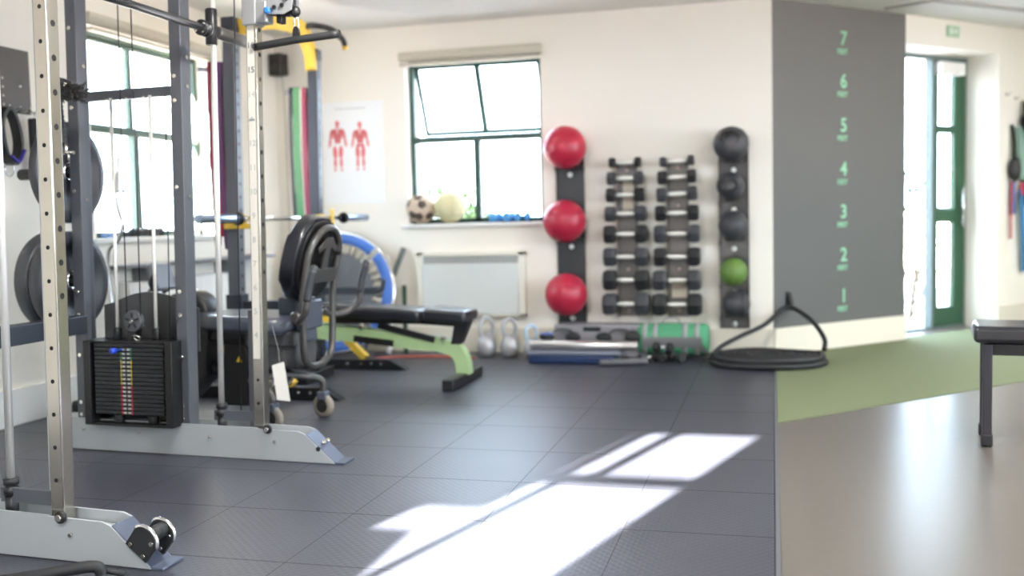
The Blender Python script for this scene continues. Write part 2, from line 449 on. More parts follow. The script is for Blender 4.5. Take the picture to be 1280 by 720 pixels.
# exit sign
b = M(); b.box((0, 0, 0), (.145, .012, .085), .003)
o = b.build('exit_sign', mat('pale_green_sign', (176, 205, 178), .5)); q = 1.28*S2+.02
o.location = (q/S2, YB+q/S2-.02, 2.285); o.rotation_euler = (0, 0, DA); tag(o, 'small pale green emergency sign on the wall above the glass door', 'sign')
b = M(); b.mi = 0
b.box((.03, -.001, .02), (.06, .001, .065)); b.prism([(.075, .03), (.115, .03), (.115, .055), (.075, .055)], .002, Rx(PI/2)); c = b.build('pictogram', mat('sign_white', (225, 235, 225), .6), o)

# wall numbers: feet marks on the grey wall
for n, z in ((7, 2.142), (6, 1.843), (5, 1.535), (4, 1.226), (3, .923), (2, .615), (1, .32)):
    loc = (.487, 7.451, z)
    base = Matrix()
    b = M(); mt = Rx(PI/2)
    text_bm(b, str(n), .135, T(.0, -.002, .045)@mt, .0015)
    text_bm(b, 'FEET', .05, T(-.012, -.002, -.045)@mt, .0015)
    o = b.build('wall_number', MINT); o.location = (loc[0]+.001, loc[1]-.001, z); o.rotation_euler = (0, 0, DA)
    tag(o, 'mint green painted number %d height mark on the grey wall' % n, 'wall marking', 'height marks up the grey wall')

# ------------------------------------------------------------------ outside
b = M(); b.box((-40, -30, -.25), (40, 60, -.12)); struct(b.build('ground', PAVE))
def bush(loc, size, n, m, label, leaf=.07):
    b = M(loc)
    for i in range(n):
        while True:
            p = Vector((random.uniform(-1, 1), random.uniform(-1, 1), random.uniform(-1, 1)))
            if .45 < p.length < 1: break
        c = Vector(loc)+Vector((p.x*size[0], p.y*size[1], size[2]+p.z*size[2]))
        q = Matrix.Rotation(random.uniform(0, 6.28), 4, Vector((random.uniform(-1, 1), random.uniform(-1, 1), random.uniform(-1, 1))).normalized())
        s = leaf*random.uniform(.6, 1.3)
        b._add([(-s*.5, 0, 0), (0, -s*.28, 0), (s*.5, 0, 0), (0, s*.28, .01)], [(0, 1, 2), (0, 2, 3)], T(*c)@q)
    r = thing('garden_bush', label, 'bush', loc)
    b.build('foliage', m, r)
    t = M(loc); t.tube([Vector(loc), Vector(loc)+Vector((.05, 0, size[2]*.6)), Vector(loc)+Vector((0, 0, size[2]*.8))], .02); t.build('stem', mat('bark', (96, 80, 62), .9), r)
bush((-3.5, 9.4, -.12), (1.0, .5, .74), 4200, LEAF, 'leafy green bush outside behind the mullion of the back window', .10)
bush((-8.6, 9.6, -.12), (1.2, 1.6, .62), 1600, LEAF2, 'dark green bush outside beyond the left wall window', .12)
bush((1.33, 10.6, -.12), (.28, .28, .75), 900, LEAF2, 'green shrub in a tub outside the glazed side of the doorway', .06)
# railing outside the door
r = thing('metal_railing', 'dark metal railing outside the glass door', 'railing', (1.2, 12.4, -.12))
f = M((1.2, 12.4, -.12)); 
for z in (.25, .98): f.cyl((.2, 12.4, z), (4.2, 12.4, z), .018, 8)
f.build('rail', BLACKM, r)
for k in range(9): f = M((1.2, 12.4, -.12)); f.cyl((.3+k*.45, 12.4, -.12), (.3+k*.45, 12.4, .98), .012, 8); f.build('baluster', BLACKM, r)
b = M(); b.box((-3, 18, -.12), (9, 18.4, 1.0)); struct(b.build('wall_garden', RENDERW))

# ------------------------------------------------------------------ ceiling lamps (one shows at the top edge; others unseen, added as fill)
def lamp(x, y, label, pw, rad=.11):
    r = thing('ceiling_light', label, 'ceiling light', (x, y, ZC), group='round ceiling lights')
    f = M((x, y, ZC)); f.lathe([(rad*.9, 0), (rad, -.01), (rad, -.035), (rad*.85, -.05)], (x, y, ZC), (0, 0, 1), 28); f.build('lamp_rim', WHITE, r)
    f = M((x, y, ZC)); f.lathe([(rad*.8, -.05), (rad*.6, -.062), (0.0001, -.066)], (x, y, ZC), (0, 0, 1), 28); f.build('diffuser', mat('lamp_diffuser', (255, 246, 228), .5, emit=6), r)
    if pw:
        l = bpy.data.lights.new('ceiling_light_glow', 'AREA'); l.shape = 'DISK'; l.size = rad*1.6; l.energy = pw; l.color = (1, .97, .92)
        lo = bpy.data.objects.new('lamp_glow', l); COL.objects.link(lo); lo.parent = r; lo.location = (0, 0, -.075)
FILLP = 60
lamp(-2.27, 5.70, 'round ceiling light at the top edge, above the back window', 4)
lamp(-1.2, 3.2, 'added unseen fill light over the rubber tiles', FILLP)
lamp(-1.2, .3, 'added unseen fill light nearest the sunlit rear window', FILLP)
lamp(1.9, 3.2, 'added unseen fill light over the beige vinyl floor', FILLP)
lamp(1.9, .3, 'added unseen fill light in the near right of the room', FILLP)
lamp(2.6, 6.4, 'added unseen fill light over the green carpet', FILLP)

# ================================================================== cable machine with guided bar
MO = (-2.4, 3.05, 0)
def lean(v):
    return Vector((v.x+.024*max(0, v.z-.14), v.y-.06*(v.x+2.1), v.z))
cm = thing('cable_machine', 'large cable machine with perforated chrome uprights, weight stack and long grey base plates', 'gym machine', MO)
def MM(): return M(MO, lean)
YN, YFR = 2.465, 3.69       # the two side frames
CX = -2.078
TOPZ = 2.16
CXF = -2.078
for Y, near in ((YN, True), (YFR, False)):
    h = .0245
    CX = -2.060 if near else CXF
    c = MM(); c.box((CX-h, Y-h, .10), (CX+h, Y+h, TOPZ), .004)
    c.mi = 1
    z = .232
    k = 0
    while z < 2.1:
        c.disc((CX, Y-h+.001, z), (0, -1, 0), .0065, .0016, 10)
        c.disc((CX+h-.001, Y, z-.045), (1, 0, 0), .0095, .0016, 12)
        z += .0985
    col = c.build('perforated_upright', [CHROME, HOLE], cm)
    if near:
        c = MM(); c.box((CX-h-.024, Y+.0, .15), (CX-h-.001, Y+.02, TOPZ), .002); c.build('side_strip', GREYP, cm)
    # white number decal strip with engraved style numbers
    if not near:
        c = MM(); c.box((CX-.019, Y-h-.0012, .42), (CX+.013, Y-h, 1.78)); st = c.build('number_strip', mat('silver_decal', (226, 222, 214), .35, .3), cm)
        c = MM()
        for i in range(13):
            zz = 1.70-i*.0985
            if i == 3: continue
            if i == 2: c.build('numbers', mat('decal_grey', (112, 116, 124), .6), st); c = MM()
            text_bm(c, str(16-i), .034, T(CX-.003, Y-h-.0016, zz)@Rx(PI/2), .0006)
        c.build('glare_pale_numbers', mat('decal_glare_pale', (184, 184, 182), .6), st)  # paler print paints in the glare that washes out the lower numbers
        c = MM()
        for dx in (-.009, 0, .009): c.prism([(dx-.005, -.008), (dx+.005, -.008), (dx, .012 if dx == 0 else .004)], .001, T(CX-.003, Y-h-.0014, 1.405)@Rx(PI/2))
        c.build('emblem', MATS['decal_grey'], st)
    # base: two long plates joined by a sloped toe
    prof = [(-3.12, .003), (-1.715, .003), (-1.85, .118), (-1.88, .128), (-2.07, .131), (-2.07, .135), (-2.6, .139), (-3.12, .142)]
    c = MM()
    for yy in (Y-.052, Y+.045):
        c.prism(prof, .007, T(0, yy+.007, 0)@Rx(PI/2))
    c.box((-3.1, Y-.046, .02), (-1.9, Y+.04, .095))
    c.box((-3.1, Y-.05, .134), (-2.5, Y+.05, .139))
    bs = c.build('base_beam', [GREYP], cm)
    c = MM(); mt = T(-1.693, 0, .0)@Ry(R(-49.5))
    c.box((0, Y-.048, 0), (.176, Y+.048, .006), .001, T(-1.712, 0, .004)@Ry(R(-139)))
    c.box((-1.72, Y-.05, .0), (-1.675, Y+.05, .008), .002)
    c.mi = 1
    for dy in (-.02, .02): c.cyl((-1.787, Y+dy, .075), (-1.774, Y+dy, .086), .008, 10)
    c.build('toe_plate', [BLUEG, BOLT], bs)
    c = MM()
    for x in (-2.95, -2.66, -2.30, -1.99): c.cyl((x, Y-.052, .092-.01*(x+3)), (x, Y-.060, .092-.01*(x+3)), .0062, 10)
    c.build('bolt', BOLT, bs)
    pv = -2.018
    c = MM(); c.cyl((pv, Y-.052, .134), (pv, Y-.066, .134), .019, 16, bev=.003); c.mi = 1; c.cyl((pv, Y-.066, .134), (pv, Y-.074, .134), .010, 12); c.build('pivot_bolt', [BLACK, BOLT], bs)
    if not near:
        c = MM(); c.disc((-1.79, Y-.0518, .06), (0, -1, 0), .010, .001, 14); c.build('peg_hole', HOLE, bs)
    # horseshoe end caps on the near toe
    if near:
        for yy, dx, dz, lb in ((Y-.066, .018, .032, 'front'), (Y+.012, .022, .030, 'back')):
            pts = []
            w, L = .042, .055
            pts += [(-w, 0), (w, 0), (w, L)]
            for k in range(1, 12): a = PI*k/12; pts.append((w*math.cos(a), L+w*.75*math.sin(a)))
            pts.append((-w, L))
            mt = T(-1.775+dx, yy+.014, .018+dz)@Rx(PI/2)@Rz(R(-38))
            c = MM(); c.prism(pts, .014, mt, .002)
            cp = c.build('bumper_cap', RUBBER, bs)
            c = MM()
            rim = [mt@Vector((x*1.0, y, .007)) for x, y in pts[2:]]
            c.tube(rim, .0065, 8, 0); c.build('cap_rim', STEEL, bs)
            c = MM()
            for px, py in ((-.026, .014), (.026, .014), (.026, .062)):
                p = mt@Vector((px, py, .014)); c.cyl(p, p+Vector((0, -.006, 0)), .0062, 10)
            c.build('bolt', BOLT, bs)
        c = MM(); c.cyl((-1.715, Y-.052, .10), (-1.715, Y+.01, .10), .022, 16); c.build('roller', RUBBER, bs)
    # rear uprights
    ups = (-2.975, -2.445) if not near else (-2.975, -2.445)
    for i, x in enumerate(ups):
        c = MM(); c.box((x-.022, Y-.036, .09), (x+.036, Y+.036, TOPZ), .004)
        up = c.build('rear_upright', DGREY, cm)
        c = MM()
        for z in (.155, .21, .42, .60, .70, 1.14, 1.50, 1.60, 1.84): c.cyl((x+.005, Y-.036, z), (x+.005, Y-.044, z), .0085, 10)
        for z in (1.1, 1.56, 1.68): c.cyl((x+.036, Y, z), (x+.043, Y, z), .0085, 10)
        c.build('bolt', BOLT, up)
    # top rail, rod, collar and bracket
    c = MM(); c.box((-3.02, Y-.03, TOPZ), (-2.04, Y+.03, TOPZ+.06), .004); c.build('top_rail', DGREY, cm)
    rx = -2.252 if near else -2.272
    c = MM(); c.cyl((rx, Y, .16), (rx, Y, TOPZ), .0125, 18); c.build('guide_rod', ROD, cm)
    c = MM()
    c.lathe([(.024, 0), (.024, .022), (.019, .025), (.019, .03), (.024, .033), (.024, .052)], (rx, Y, .17), (0, 0, 1), 20)
    c.cyl((rx, Y, .10), (rx, Y, .17), .020, 18); c.build('rod_collar', BLACKM, cm)
    c = MM(); c.box((rx-.03, Y-.014, .150), (CX-h, Y-.002, .195), .002); c.build('bracket', DGREY, cm)
# cross members between the frames
c = MM(); c.box((-3.00, YN, .515), (-2.93, YFR-.03, .595), .004); c.build('rear_cross_beam', SLATE, cm)
for x in (-2.99, -2.10):
    c = MM(); c.box((x-.03, YN, TOPZ+.005), (x+.03, YFR, TOPZ+.055), .004); c.build('top_cross_beam', DGREY, cm)
c = MM(); c.box((-2.94, YFR-.02, 1.525), (-2.467, YFR+.02, 1.567), .003); c.build('upper_crossbar', DGREY, cm)
c = MM()
for x in (-2.80, -2.70, -2.61): c.cyl((x, YFR-.02, 1.520), (x, YFR-.02, 1.53), .008, 8)
c.build('rod_socket', BOLT, cm)

# guided bar across both rods
SBZ = 1.775
c = MM(); c.cyl((-2.268, YN-.05, SBZ), (-2.268, YFR-.06, SBZ), .0155, 18); bar = c.build('guided_bar', BLACKM, cm)
c = MM(); c.lathe([(.014, 0), (.032, .002), (.032, .012), (.020, .018), (.020, .03), (.032, .034), (.032, .046), (.014, .05)], (-2.268, YFR-.10, SBZ), (0, 1, 0), 20)
c.build('bar_flange', BLACKM, cm)
c = MM()
for a in range(4): c.cyl((-2.268+.022*math.cos(a*PI/2+.6), YFR-.106, SBZ+.022*math.sin(a*PI/2+.6)), (-2.268+.022*math.cos(a*PI/2+.6), YFR-.098, SBZ+.022*math.sin(a*PI/2+.6)), .005, 8)
c.build('flange_bolt', BOLT, cm)
for Y in (YN, YFR):
    rx = -2.280
    c = MM(); c.lathe([(.022, 0), (.025, .003), (.025, .145), (.022, .148)], (rx, Y, SBZ-.055), (0, 0, 1), 20); c.build('slider_sleeve', BLACKM, cm)
c = MM(); c.cyl((-2.268, YFR+.02, SBZ), (-2.268, YFR+.30, SBZ), .026, 22, bev=.004)
c.cyl((-2.268, YN-.30, SBZ), (-2.268, YN-.02, SBZ), .023, 22, bev=.004); c.build('bar_end_sleeve', mat('satin_sleeve', (150, 148, 144), .3, .9), cm)

# weight stack, its frame and guard
SX0, SX1 = -2.845, -2.49
YS = YFR-.07
NPL = 17
z0, dz = .176, .0182
for k in range(NPL):
    z = z0+k*dz
    c = MM(); c.box((SX0, YS-.03, z), (SX1, YS+.07, z+dz-.0026), .0016); pl = c.build('stack_plate', PLATE, cm)
    if k < NPL-1:
        c = MM(); xm = (SX0+SX1)/2-.012
        c.box((xm-.019, YS-.0312, z+.004), (xm-.004, YS-.030, z+.012)); c.box((xm+.005, YS-.0312, z+.004), (xm+.020, YS-.030, z+.012))
        c.mi = 1 if k > 12 else (2 if k > 6 else 3)
        c.box((xm-.027, YS-.0312, z), (xm-.0235, YS-.030, z+dz-.003)); c.box((xm+.0245, YS-.0312, z), (xm+.028, YS-.030, z+dz-.003))
        c.mi = 4; c.disc((xm+.0005, YS-.0302, z+.008), (0, -1, 0), .0032, .001, 8)
        c.build('number_label', [mat('label_grey', (176, 178, 178), .6), mat('label_green', (70, 140, 90), .6), mat('label_yellow', (222, 196, 62), .6), mat('label_red', (206, 44, 66), .6), HOLE], pl)
ztop = z0+NPL*dz
c = MM(); xm = (SX0+SX1)/2-.012
for x in (SX0-.052, SX1+.012): c.box((x, YS-.04, .128), (x+.036, YS+.08, ztop+.008), .003)
c.box((SX0-.03, YS+.075, .13), (SX1+.03, YS+.08, ztop+.008)); c.box((SX0-.05, YS-.038, .126), (SX1+.046, YS+.08, .136), .002)
c.build('stack_frame', BLACK, cm)
c = MM(); c.box((SX0-.04, YS-.035, ztop), (SX1+.04, YS+.09, ztop+.006), .002); c.build('stack_top_lip', BLACKM, cm)
# guard panel with a curved top behind the stack
pts = [(SX0-.05, ztop-.05), (SX1+.09, ztop-.05), (SX1+.09, .622)]
for k in range(1, 12):
    t = k/12; pts.append((SX1+.06-(SX1-SX0+.09)*t, .632+.062*math.sin(PI*t)))
pts += [(SX0-.05, .635)]
c = MM(); c.prism(pts, .006, T(0, YFR+.045, 0)@Rx(PI/2)); c.build('guard_panel', TINT, cm)
for x in (-2.772, -2.572):
    c = MM(); c.cyl((x, YFR-.03, .17), (x, YFR-.03, 1.53), .0078, 14); c.build('stack_rod', ROD, cm)
    c = MM(); c.cyl((x, YFR-.03, ztop+.004), (x, YFR-.03, ztop+.058), .018, 16, bev=.003); c.build('rod_bumper', BLACK, cm)
for x in (-2.745, -2.57):
    c = MM(); c.cyl((x, YS, .136), (x, YS, .172), .022, 14, bev=.004); c.build('stack_bumper', RUBBER, cm)
# moving pulley on top of the stack
px_, pz_ = -2.672, .575
c = MM(); c.lathe([(.044, 0), (.046, .004), (.036, .012), (.046, .020), (.044, .024)], (px_, YFR-.06, pz_), (0, 1, 0), 28); pu = c.build('pulley_wheel', mat('pulley_nylon', (88, 90, 95), .4), cm)
c = MM()
for a in range(5): c.box((-.004, -.0025, .014), (.004, 0, .036), .001, T(px_, YFR-.062, pz_)@Ry(a*2*PI/5))
c.build('spoke', BLACK, pu)
c = MM(); c.cyl((px_, YFR-.07, pz_), (px_, YFR-.055, pz_), .008, 12); c.build('axle', BOLT, pu)
c = MM(); c.prism([(-.022, -.095), (.022, -.095), (.03, 0), (.02, .02), (-.02, .02), (-.03, 0)], .004, T(px_, YFR-.030, pz_)@Rx(PI/2)); c.prism([(-.022, -.095), (.022, -.095), (.02, -.045), (-.02, -.045)], .004, T(px_, YFR-.062, pz_)@Rx(PI/2)); c.build('pulley_bracket', BLACKM, cm)
c = MM(); c.tube([(px_+.01, YFR-.07, ztop+.02), (px_+.03, YFR-.08, ztop+.03), (px_+.045, YFR-.07, ztop+.02), (px_+.03, YFR-.06, ztop+.005)], .004, 8, 4, True); c.cyl((px_-.012, YFR-.05, ztop), (px_-.012, YFR-.05, ztop+.035), .009, 10); c.build('stem_shackle', BOLT, cm)
c = MM(); c.lathe([(.004, 0), (.004, .03), (.012, .032), (.014, .05), (.009, .058)], (xm-.02, YS-.03, z0+15.4*dz), (-.3, -1, 0), 16); c.build('selector_pin', mat('pin_blue', (40, 70, 190), .3), cm)
# cables
for k, (xa, ya, za, xb, yb, zb) in enumerate(((px_-.036, YFR-.048, pz_, px_-.036, YFR-.048, 2.15), (px_+.036, YFR-.048, pz_, px_+.030, YFR-.048, 2.15), (-2.49, YFR-.05, .17, -2.48, YFR-.05, 1.52), (-2.165, YFR-.02, .2, -2.155, YFR-.02, 2.1))):
    c = MM(); c.cyl((xa, ya, za), (xb, yb, zb), .0026, 8); c.build('cable', BLACK, cm)
c = MM(); c.box((CX-.03-.022, YFR-.01, .13), (CX-h, YFR+.02, .62), .002); c.build('cable_guard', DGREY, cm)
# pulley carriage on the far column
hz = 1.78
c = MM()
c.box((CX-.033, YFR-.042, hz), (CX+.030, YFR+.040, hz+.27), .004)
c.box((CX+.028, YFR-.036, hz+.006), (CX+.075, YFR+.034, hz+.09), .004)
c.build('pulley_carriage', mat('carriage_silver', (160, 162, 164), .4, .4), cm)
c = MM()
pts = [(.03, .05), (.10, .035), (.155, .03), (.19, .045)]+[(.135+.062*math.cos(a), .085+.062*math.sin(a)) for a in [R(x) for x in range(-20, 160, 20)]]+[(.03, .16)]
for yy in (YFR-.026, YFR+.034): c.prism([(CX+x, hz+z) for x, z in pts], .006, T(0, yy, 0)@Rx(PI/2), .001)
c.build('pulley_housing', MATS['carriage_silver'], cm)
c = MM(); c.lathe([(.05, 0), (.052, .005), (.042, .02), (.052, .035), (.05, .04)], (CX+.135, YFR-.018, hz+.085), (0, 1, 0), 26); c.build('pulley_wheel', BLACKM, cm)
c = MM()
for x, z in ((.115, .06), (.15, .065), (.17, .09), (.12, .12), (0, .19)): c.cyl((CX+x, YFR-.03-(.012 if x == 0 else 0), hz+z), (CX+x, YFR-.04-(.012 if x == 0 else 0), hz+z), .009, 6)
c.build('bolt', BLACKM, cm)
c = MM(); c.lathe([(.006, 0), (.006, .012), (.013, .014), (.014, .03), (.008, .036)], (CX+.088, YFR-.03, hz+.045), (.2, -1, 0), 16); c.build('locking_knob', mat('knob_blue', (40, 104, 170), .35), cm)
c = MM(); c.box((CX+.115, YFR-.02, hz+.0), (CX+.14, YFR+.02, hz+.035), .003); c.build('cable_stop', BLACK, cm)
# plate storage pegs
for z in (1.224, .745):
    c = MM(); c.cyl((-3.0, YFR, z), (-3.30, YFR, z), .0245, 20, bev=.004); pg = c.build('storage_peg', BLACKM, cm)

# snap hook and short straight bar hanging from the carriage
LB = lean(Vector((CX+.195, YFR, 1.73)))
r = thing('pull_down_bar', 'short black rubber-covered pull-down bar clipped to the silver pulley head', 'cable attachment', LB)
c = M(LB); L = LB
c.tube([(L.x-.178, L.y-.012, L.z-.038), (L.x-.02, L.y, L.z-.02), (L.x+.02, L.y, L.z-.018), (L.x+.178, L.y+.012, L.z-.006)], .0155, 18, 5)
c.build('grip_bar', RUBBER, r)
c = M(LB); c.cyl((L.x+.176, L.y+.012, L.z-.006), (L.x+.184, L.y+.012, L.z-.0055), .017, 18, bev=.003); c.cyl((L.x-.184, L.y-.012, L.z-.039), (L.x-.176, L.y-.012, L.z-.038), .017, 18, bev=.003); c.build('end_cap', BLACK, r)
c = M(LB); c.prism([(-.018, -.012), (.018, -.012), (.014, .022), (.006, .034), (-.006, .034), (-.014, .022)], .010, T(L.x, L.y+.005, L.z)@Rx(PI/2), .002); c.build('eye_tab', BLACKM, r)
c = M(LB); c.tube([(L.x, L.y, L.z+.016), (L.x+.010, L.y, L.z+.04), (L.x+.006, L.y, L.z+.068), (L.x-.004, L.y, L.z+.07), (L.x-.008, L.y, L.z+.04)], .0042, 8, 5, True); c.build('snap_hook', BOLT, r)
c = M(LB); c.sph((L.x, L.y, L.z+.092), .021, 20, (1, 1, 1.15)); c.cyl((L.x, L.y, L.z+.108), (L.x-.02, L.y, L.z+.14), .0035, 8); c.build('cable_ball', BLACK, r)

# ------------------------------------------------------------------ bumper plates on the storage pegs
def bumper(x, z, t, rad, label, group='bumper plates on the storage pegs'):
    p = lean(Vector((x, YFR, z)))
    r = thing('weight_plate', label, 'weight plate', p, group=group)
    c = M(p); P = [(.0262, -t*.3), (.05, -t*.3), (.052, -t*.18), (rad*.72, -t*.18), (rad*.76, -t*.5), (rad*.97, -t*.5), (rad, -t*.34), (rad, t*.34), (rad*.97, t*.5), (rad*.76, t*.5), (rad*.72, t*.18), (.052, t*.18), (.05, t*.3), (.0262, t*.3), (.0262, -t*.3)]
    c.lathe(P, p, (1, 0, 0), 56); c.build('plate_body', BUMPER, r)
    c = M(p)
    c.lathe([(.0262, t*.3), (.0262, t*.34), (.046, t*.34), (.046, t*.3)], p, (1, 0, 0), 30); c.build('hub_ring', STEEL, r)
    return r
bumper(-3.035, 1.224, .045, .222, 'single large black bumper plate on the upper storage peg')
bumper(-3.045, .745, .07, .222, 'large blue-black bumper plate on the lower peg, nearest the grey upright')
bumper(-3.122, .745, .07, .222, 'blue-black bumper plate on the lower peg, outermost by the wall with the lit rim')

# ------------------------------------------------------------------ triceps rope and clip hung on the rear upright
P0 = Vector((-2.9, 3.60, 1.56))
r = thing('triceps_rope', 'black twisted triceps rope with frayed end hung on the grey rear upright', 'cable attachment', P0)
c = M(P0)
def twisted(b, pts, rad, n=3, turns=9):
    P = [Vector(p) for p in pts]; m = 46
    for k in range(n):
        path = []
        for i in range(m):
            t = i/(m-1)*(len(P)-1); j = min(int(t), len(P)-2); q = P[j].lerp(P[j+1], t-j)
            a = 2*PI*(k/n+turns*i/m); path.append(q+Vector((math.cos(a), math.sin(a), 0))*rad*.5)
        b.tube(path, rad*.55, 8, 0)
twisted(c, [(-2.895, 3.585, 1.60), (-2.90, 3.575, 1.52), (-2.89, 3.575, 1.33)], .017)
c.build('rope', BLACK, r)
c = M(P0)
for i in range(260):
    a = random.uniform(0, 2*PI); rr = random.uniform(.015, .034); x = random.uniform(-2.88, -2.78)
    p = Vector((x, 3.575+rr*math.cos(a), 1.545+rr*math.sin(a))); q = p+Vector((random.uniform(-.005, .028), random.uniform(-.014, .014), random.uniform(-.016, .016)))
    c.cyl(p, q, .0028, 4)
c.cyl((-2.90, 3.575, 1.545), (-2.78, 3.575, 1.545), .026, 16, r2=.018, bev=.006)
c.build('frayed_end', mat('frayed_rope', (48, 48, 48), .9), r)
c = M(P0); c.tube([(-2.887, 3.575, 1.335), (-2.87, 3.57, 1.32), (-2.875, 3.57, 1.295), (-2.895, 3.575, 1.295), (-2.90, 3.575, 1.32)], .005, 8, 4, True); c.cyl((-2.895, 3.57, 1.30), (-2.83, 3.565, 1.295), .007, 10); c.cyl((-2.86, 3.57, 1.298), (-2.86, 3.57, 1.262), .004, 8); c.build('snap_clip', BOLT, r)
c = M(P0); c.cyl((-2.9, 3.70, 1.60), (-2.895, 3.57, 1.605), .008, 10); c.build('hanging_hook', BLACKM, r)

# black bent bar lying on the floor in front of the near base
p = Vector((-2.0, 2.27, .016))
b = M(p); b.tube([(-2.45, 2.12, .016), (-2.1, 2.165, .02), (-1.96, 2.21, .03), (-1.86, 2.265, .04), (-1.815, 2.29, .038), (-1.805, 2.295, .016)], .017, 14, 6)
b.cyl((-1.81, 2.295, .03), (-1.75, 2.32, .012), .008, 8)
solo(b, 'bent_grip_bar', RUBBER, 'black bent grip bar lying on the tiles in front of the nearest grey base', 'cable attachment', p)

# ================================================================== squat rack behind
RO = (-2.92, 5.5, 0)
rk = thing('squat_rack', 'tall slate blue squat rack with yellow curved top behind the exercise bike', 'squat rack', RO)
def rl(v): return Vector((v.x+.02*max(0, v.z-.1), v.y, v.z))
def RM(): return M(RO, rl)
RYN, RYF = 4.98, 6.07
rl0 = rl
def rl(v): q = rl0(v); q.x -= .03*max(0, (v.y-5.4))/.67; return q
for Y in (RYN, RYF):
    c = RM(); c.box((-2.97, Y-.035, .08), (-2.90, Y+.035, 2.07), .004)
    u = c.build('rack_upright', DGREY if Y == RYN else SLATE, rk)
    c = RM()
    z = .25
    while z < 2.0:
        c.disc((-2.901, Y+.0, z), (1, 0, 0), .0095, .0018, 10); z += .0735
    c.build('peg_hole', HOLE, u)
    c = RM(); c.box((-3.55, Y-.035, .0), (-2.42, Y+.035, .07), .004)
    c.prism([(-2.42, .0), (-2.30, .0), (-2.42, .07)], .07, T(0, Y+.035, 0)@Rx(PI/2))
    ft = c.build('foot_beam', BLACKM, rk)
    c = RM()
    for x in (-2.62, -2.55, -2.48, -2.72): c.cyl((x, Y-.035, .042), (x, Y-.042, .042), .009, 8)
    c.build('bolt', BOLT, ft)
    for x0_, x1_, nm in ((-2.90, -2.60, 'front_brace'), (-2.97, -3.25, 'rear_brace')):
        c = RM(); c.tube([(x0_, Y, .36), (x1_, Y, .075)], .03, 4, 0, flat=(.06, .045), up=(0, 1, 0)); c.build(nm, YELLOW, rk)
    # arm and cup
    c = RM(); c.box((-2.985, Y-.04, .955), (-2.885, Y+.04, 1.035), .004); c.box((-2.90, Y-.02, .955), (-2.815, Y+.02, .985), .004); c.box((-2.83, Y-.02, .955), (-2.815, Y+.02, 1.07), .004)
    c.build('bar_cup', YELLOW, rk)
    c = RM(); c.box((-2.985, Y-.04, .50), (-2.885, Y+.04, .59), .004); c.box((-2.90, Y-.022, .50), (-2.50, Y+.022, .55), .004); c.tube([(-2.50, Y, .52), (-2.475, Y, .54), (-2.465, Y, .60)], .018, 10, 4); c.build('safety_arm', SLATE, rk)
    c = RM(); c.cyl((-2.97, Y, 1.835), (-3.14, Y, 1.85), .014, 12); c.build('band_peg', DGREY, rk)
    c = RM(); c.box((-2.975, Y-.04, 2.05), (-2.895, Y+.04, 2.12), .004); c.disc((-2.94, Y-.04, 2.09), (0, -1, 0), .014, .006, 10); c.build('top_socket', SLATE, rk)
c = RM(); c.box((-3.5, RYN, .0), (-3.43, RYF, .07), .004); c.build('rear_floor_beam', BLACKM, rk)
c = RM(); c.tube([(-2.93, RYF-.045, 1.98), (-2.935, RYF-.05, 2.08), (-2.95, RYF-.09, 2.17), (-2.94, RYF-.20, 2.225), (-2.90, 5.5, 2.19), (-2.89, 5.2, 2.13), (-2.875, RYN+.02, 2.07)], .04, 12, 6, flat=(.06, .085), up=(1, 0, 0)); c.build('top_arch', YELLOW, rk)
c = RM(); c.tube([(-2.93, RYF-.16, 2.24), (-2.88, RYF-.10, 2.255), (-2.80, RYF-.02, 2.24), (-2.76, RYF+.08, 2.19), (-2.76, RYF+.12, 2.155)], .019, 14, 6); c.build('pull_up_grip', RUBBER, rk)
c = RM(); c.cyl((-2.76, RYF+.12, 2.155), (-2.76, RYF+.125, 2.13), .02, 14); c.build('grip_cap', YELLOW, rk)
# barbell
bz = 1.012; bx = -2.845
p = (bx, 5.6, bz)
r = thing('barbell', 'long steel barbell resting in the yellow cups of the slate rack', 'barbell', p)
c = M(p); c.cyl((bx, 4.9, bz), (bx, 6.3, bz), .0135, 16); c.build('bar_shaft', STEEL, r)
for a, d in ((4.90, -1), (6.26, 1)):
    c = M(p); c.cyl((bx, a, bz), (bx, a+d*.41, bz), .0245, 20, bev=.004); c.build('bar_sleeve', mat('sleeve_steel', (150, 166, 190), .28, .9), r)
    c = M(p); c.lathe([(.026, 0), (.037, .003), (.037, .02), (.026, .023)], (bx, a, bz), (0, d, 0), 20); c.build('collar', BLACKM, r)
# resistance bands on the pegs
def band(Y, x, z0, z1, w, m, label, bulge=.02, sway=0):
    p = Vector((x, Y, z0)); b = M(p)
    zt = z0+.014
    pts = [(x, Y-.016, zt-.01), (x, Y, zt+.004), (x, Y+.016, zt-.01), (x+sway, Y+.02+bulge, (z0+z1)/2), (x+sway, Y+.015, z1+.03), (x+sway, Y, z1), (x+sway, Y-.015, z1+.03), (x+sway, Y-.02-bulge*.6, (z0+z1)/2)]
    b.tube(pts, .01, 4, 8, True, flat=(w, .006), up=(1, 0, 0))
    solo(b, 'resistance_band', m, label, 'resistance band', p, 'resistance bands hanging from the rack pegs')
dxl = .052
band(RYN, -2.985+dxl, 1.835, .90, .035, BBLK, 'black resistance band closest to the near slate upright, beside the red one')
band(RYN, -3.020+dxl, 1.836, .86, .028, BPURP, 'purple resistance band between the black and red bands, hanging lowest', .03)
band(RYN, -3.052+dxl, 1.838, .93, .034, BRED, 'broad red resistance band on the nearer rack peg', .03)
band(RYN, -3.083+dxl, 1.84, .88, .025, BWINE, 'thin wine red band at the outer end of the nearer peg', .015)
band(RYF, -3.0, 1.835, 1.0, .03, BWINE, 'wine red resistance band closest to the far slate upright')
band(RYF, -3.025, 1.836, 1.0, .014, BPALE, 'narrow pale resistance band between green and wine red bands', .02)
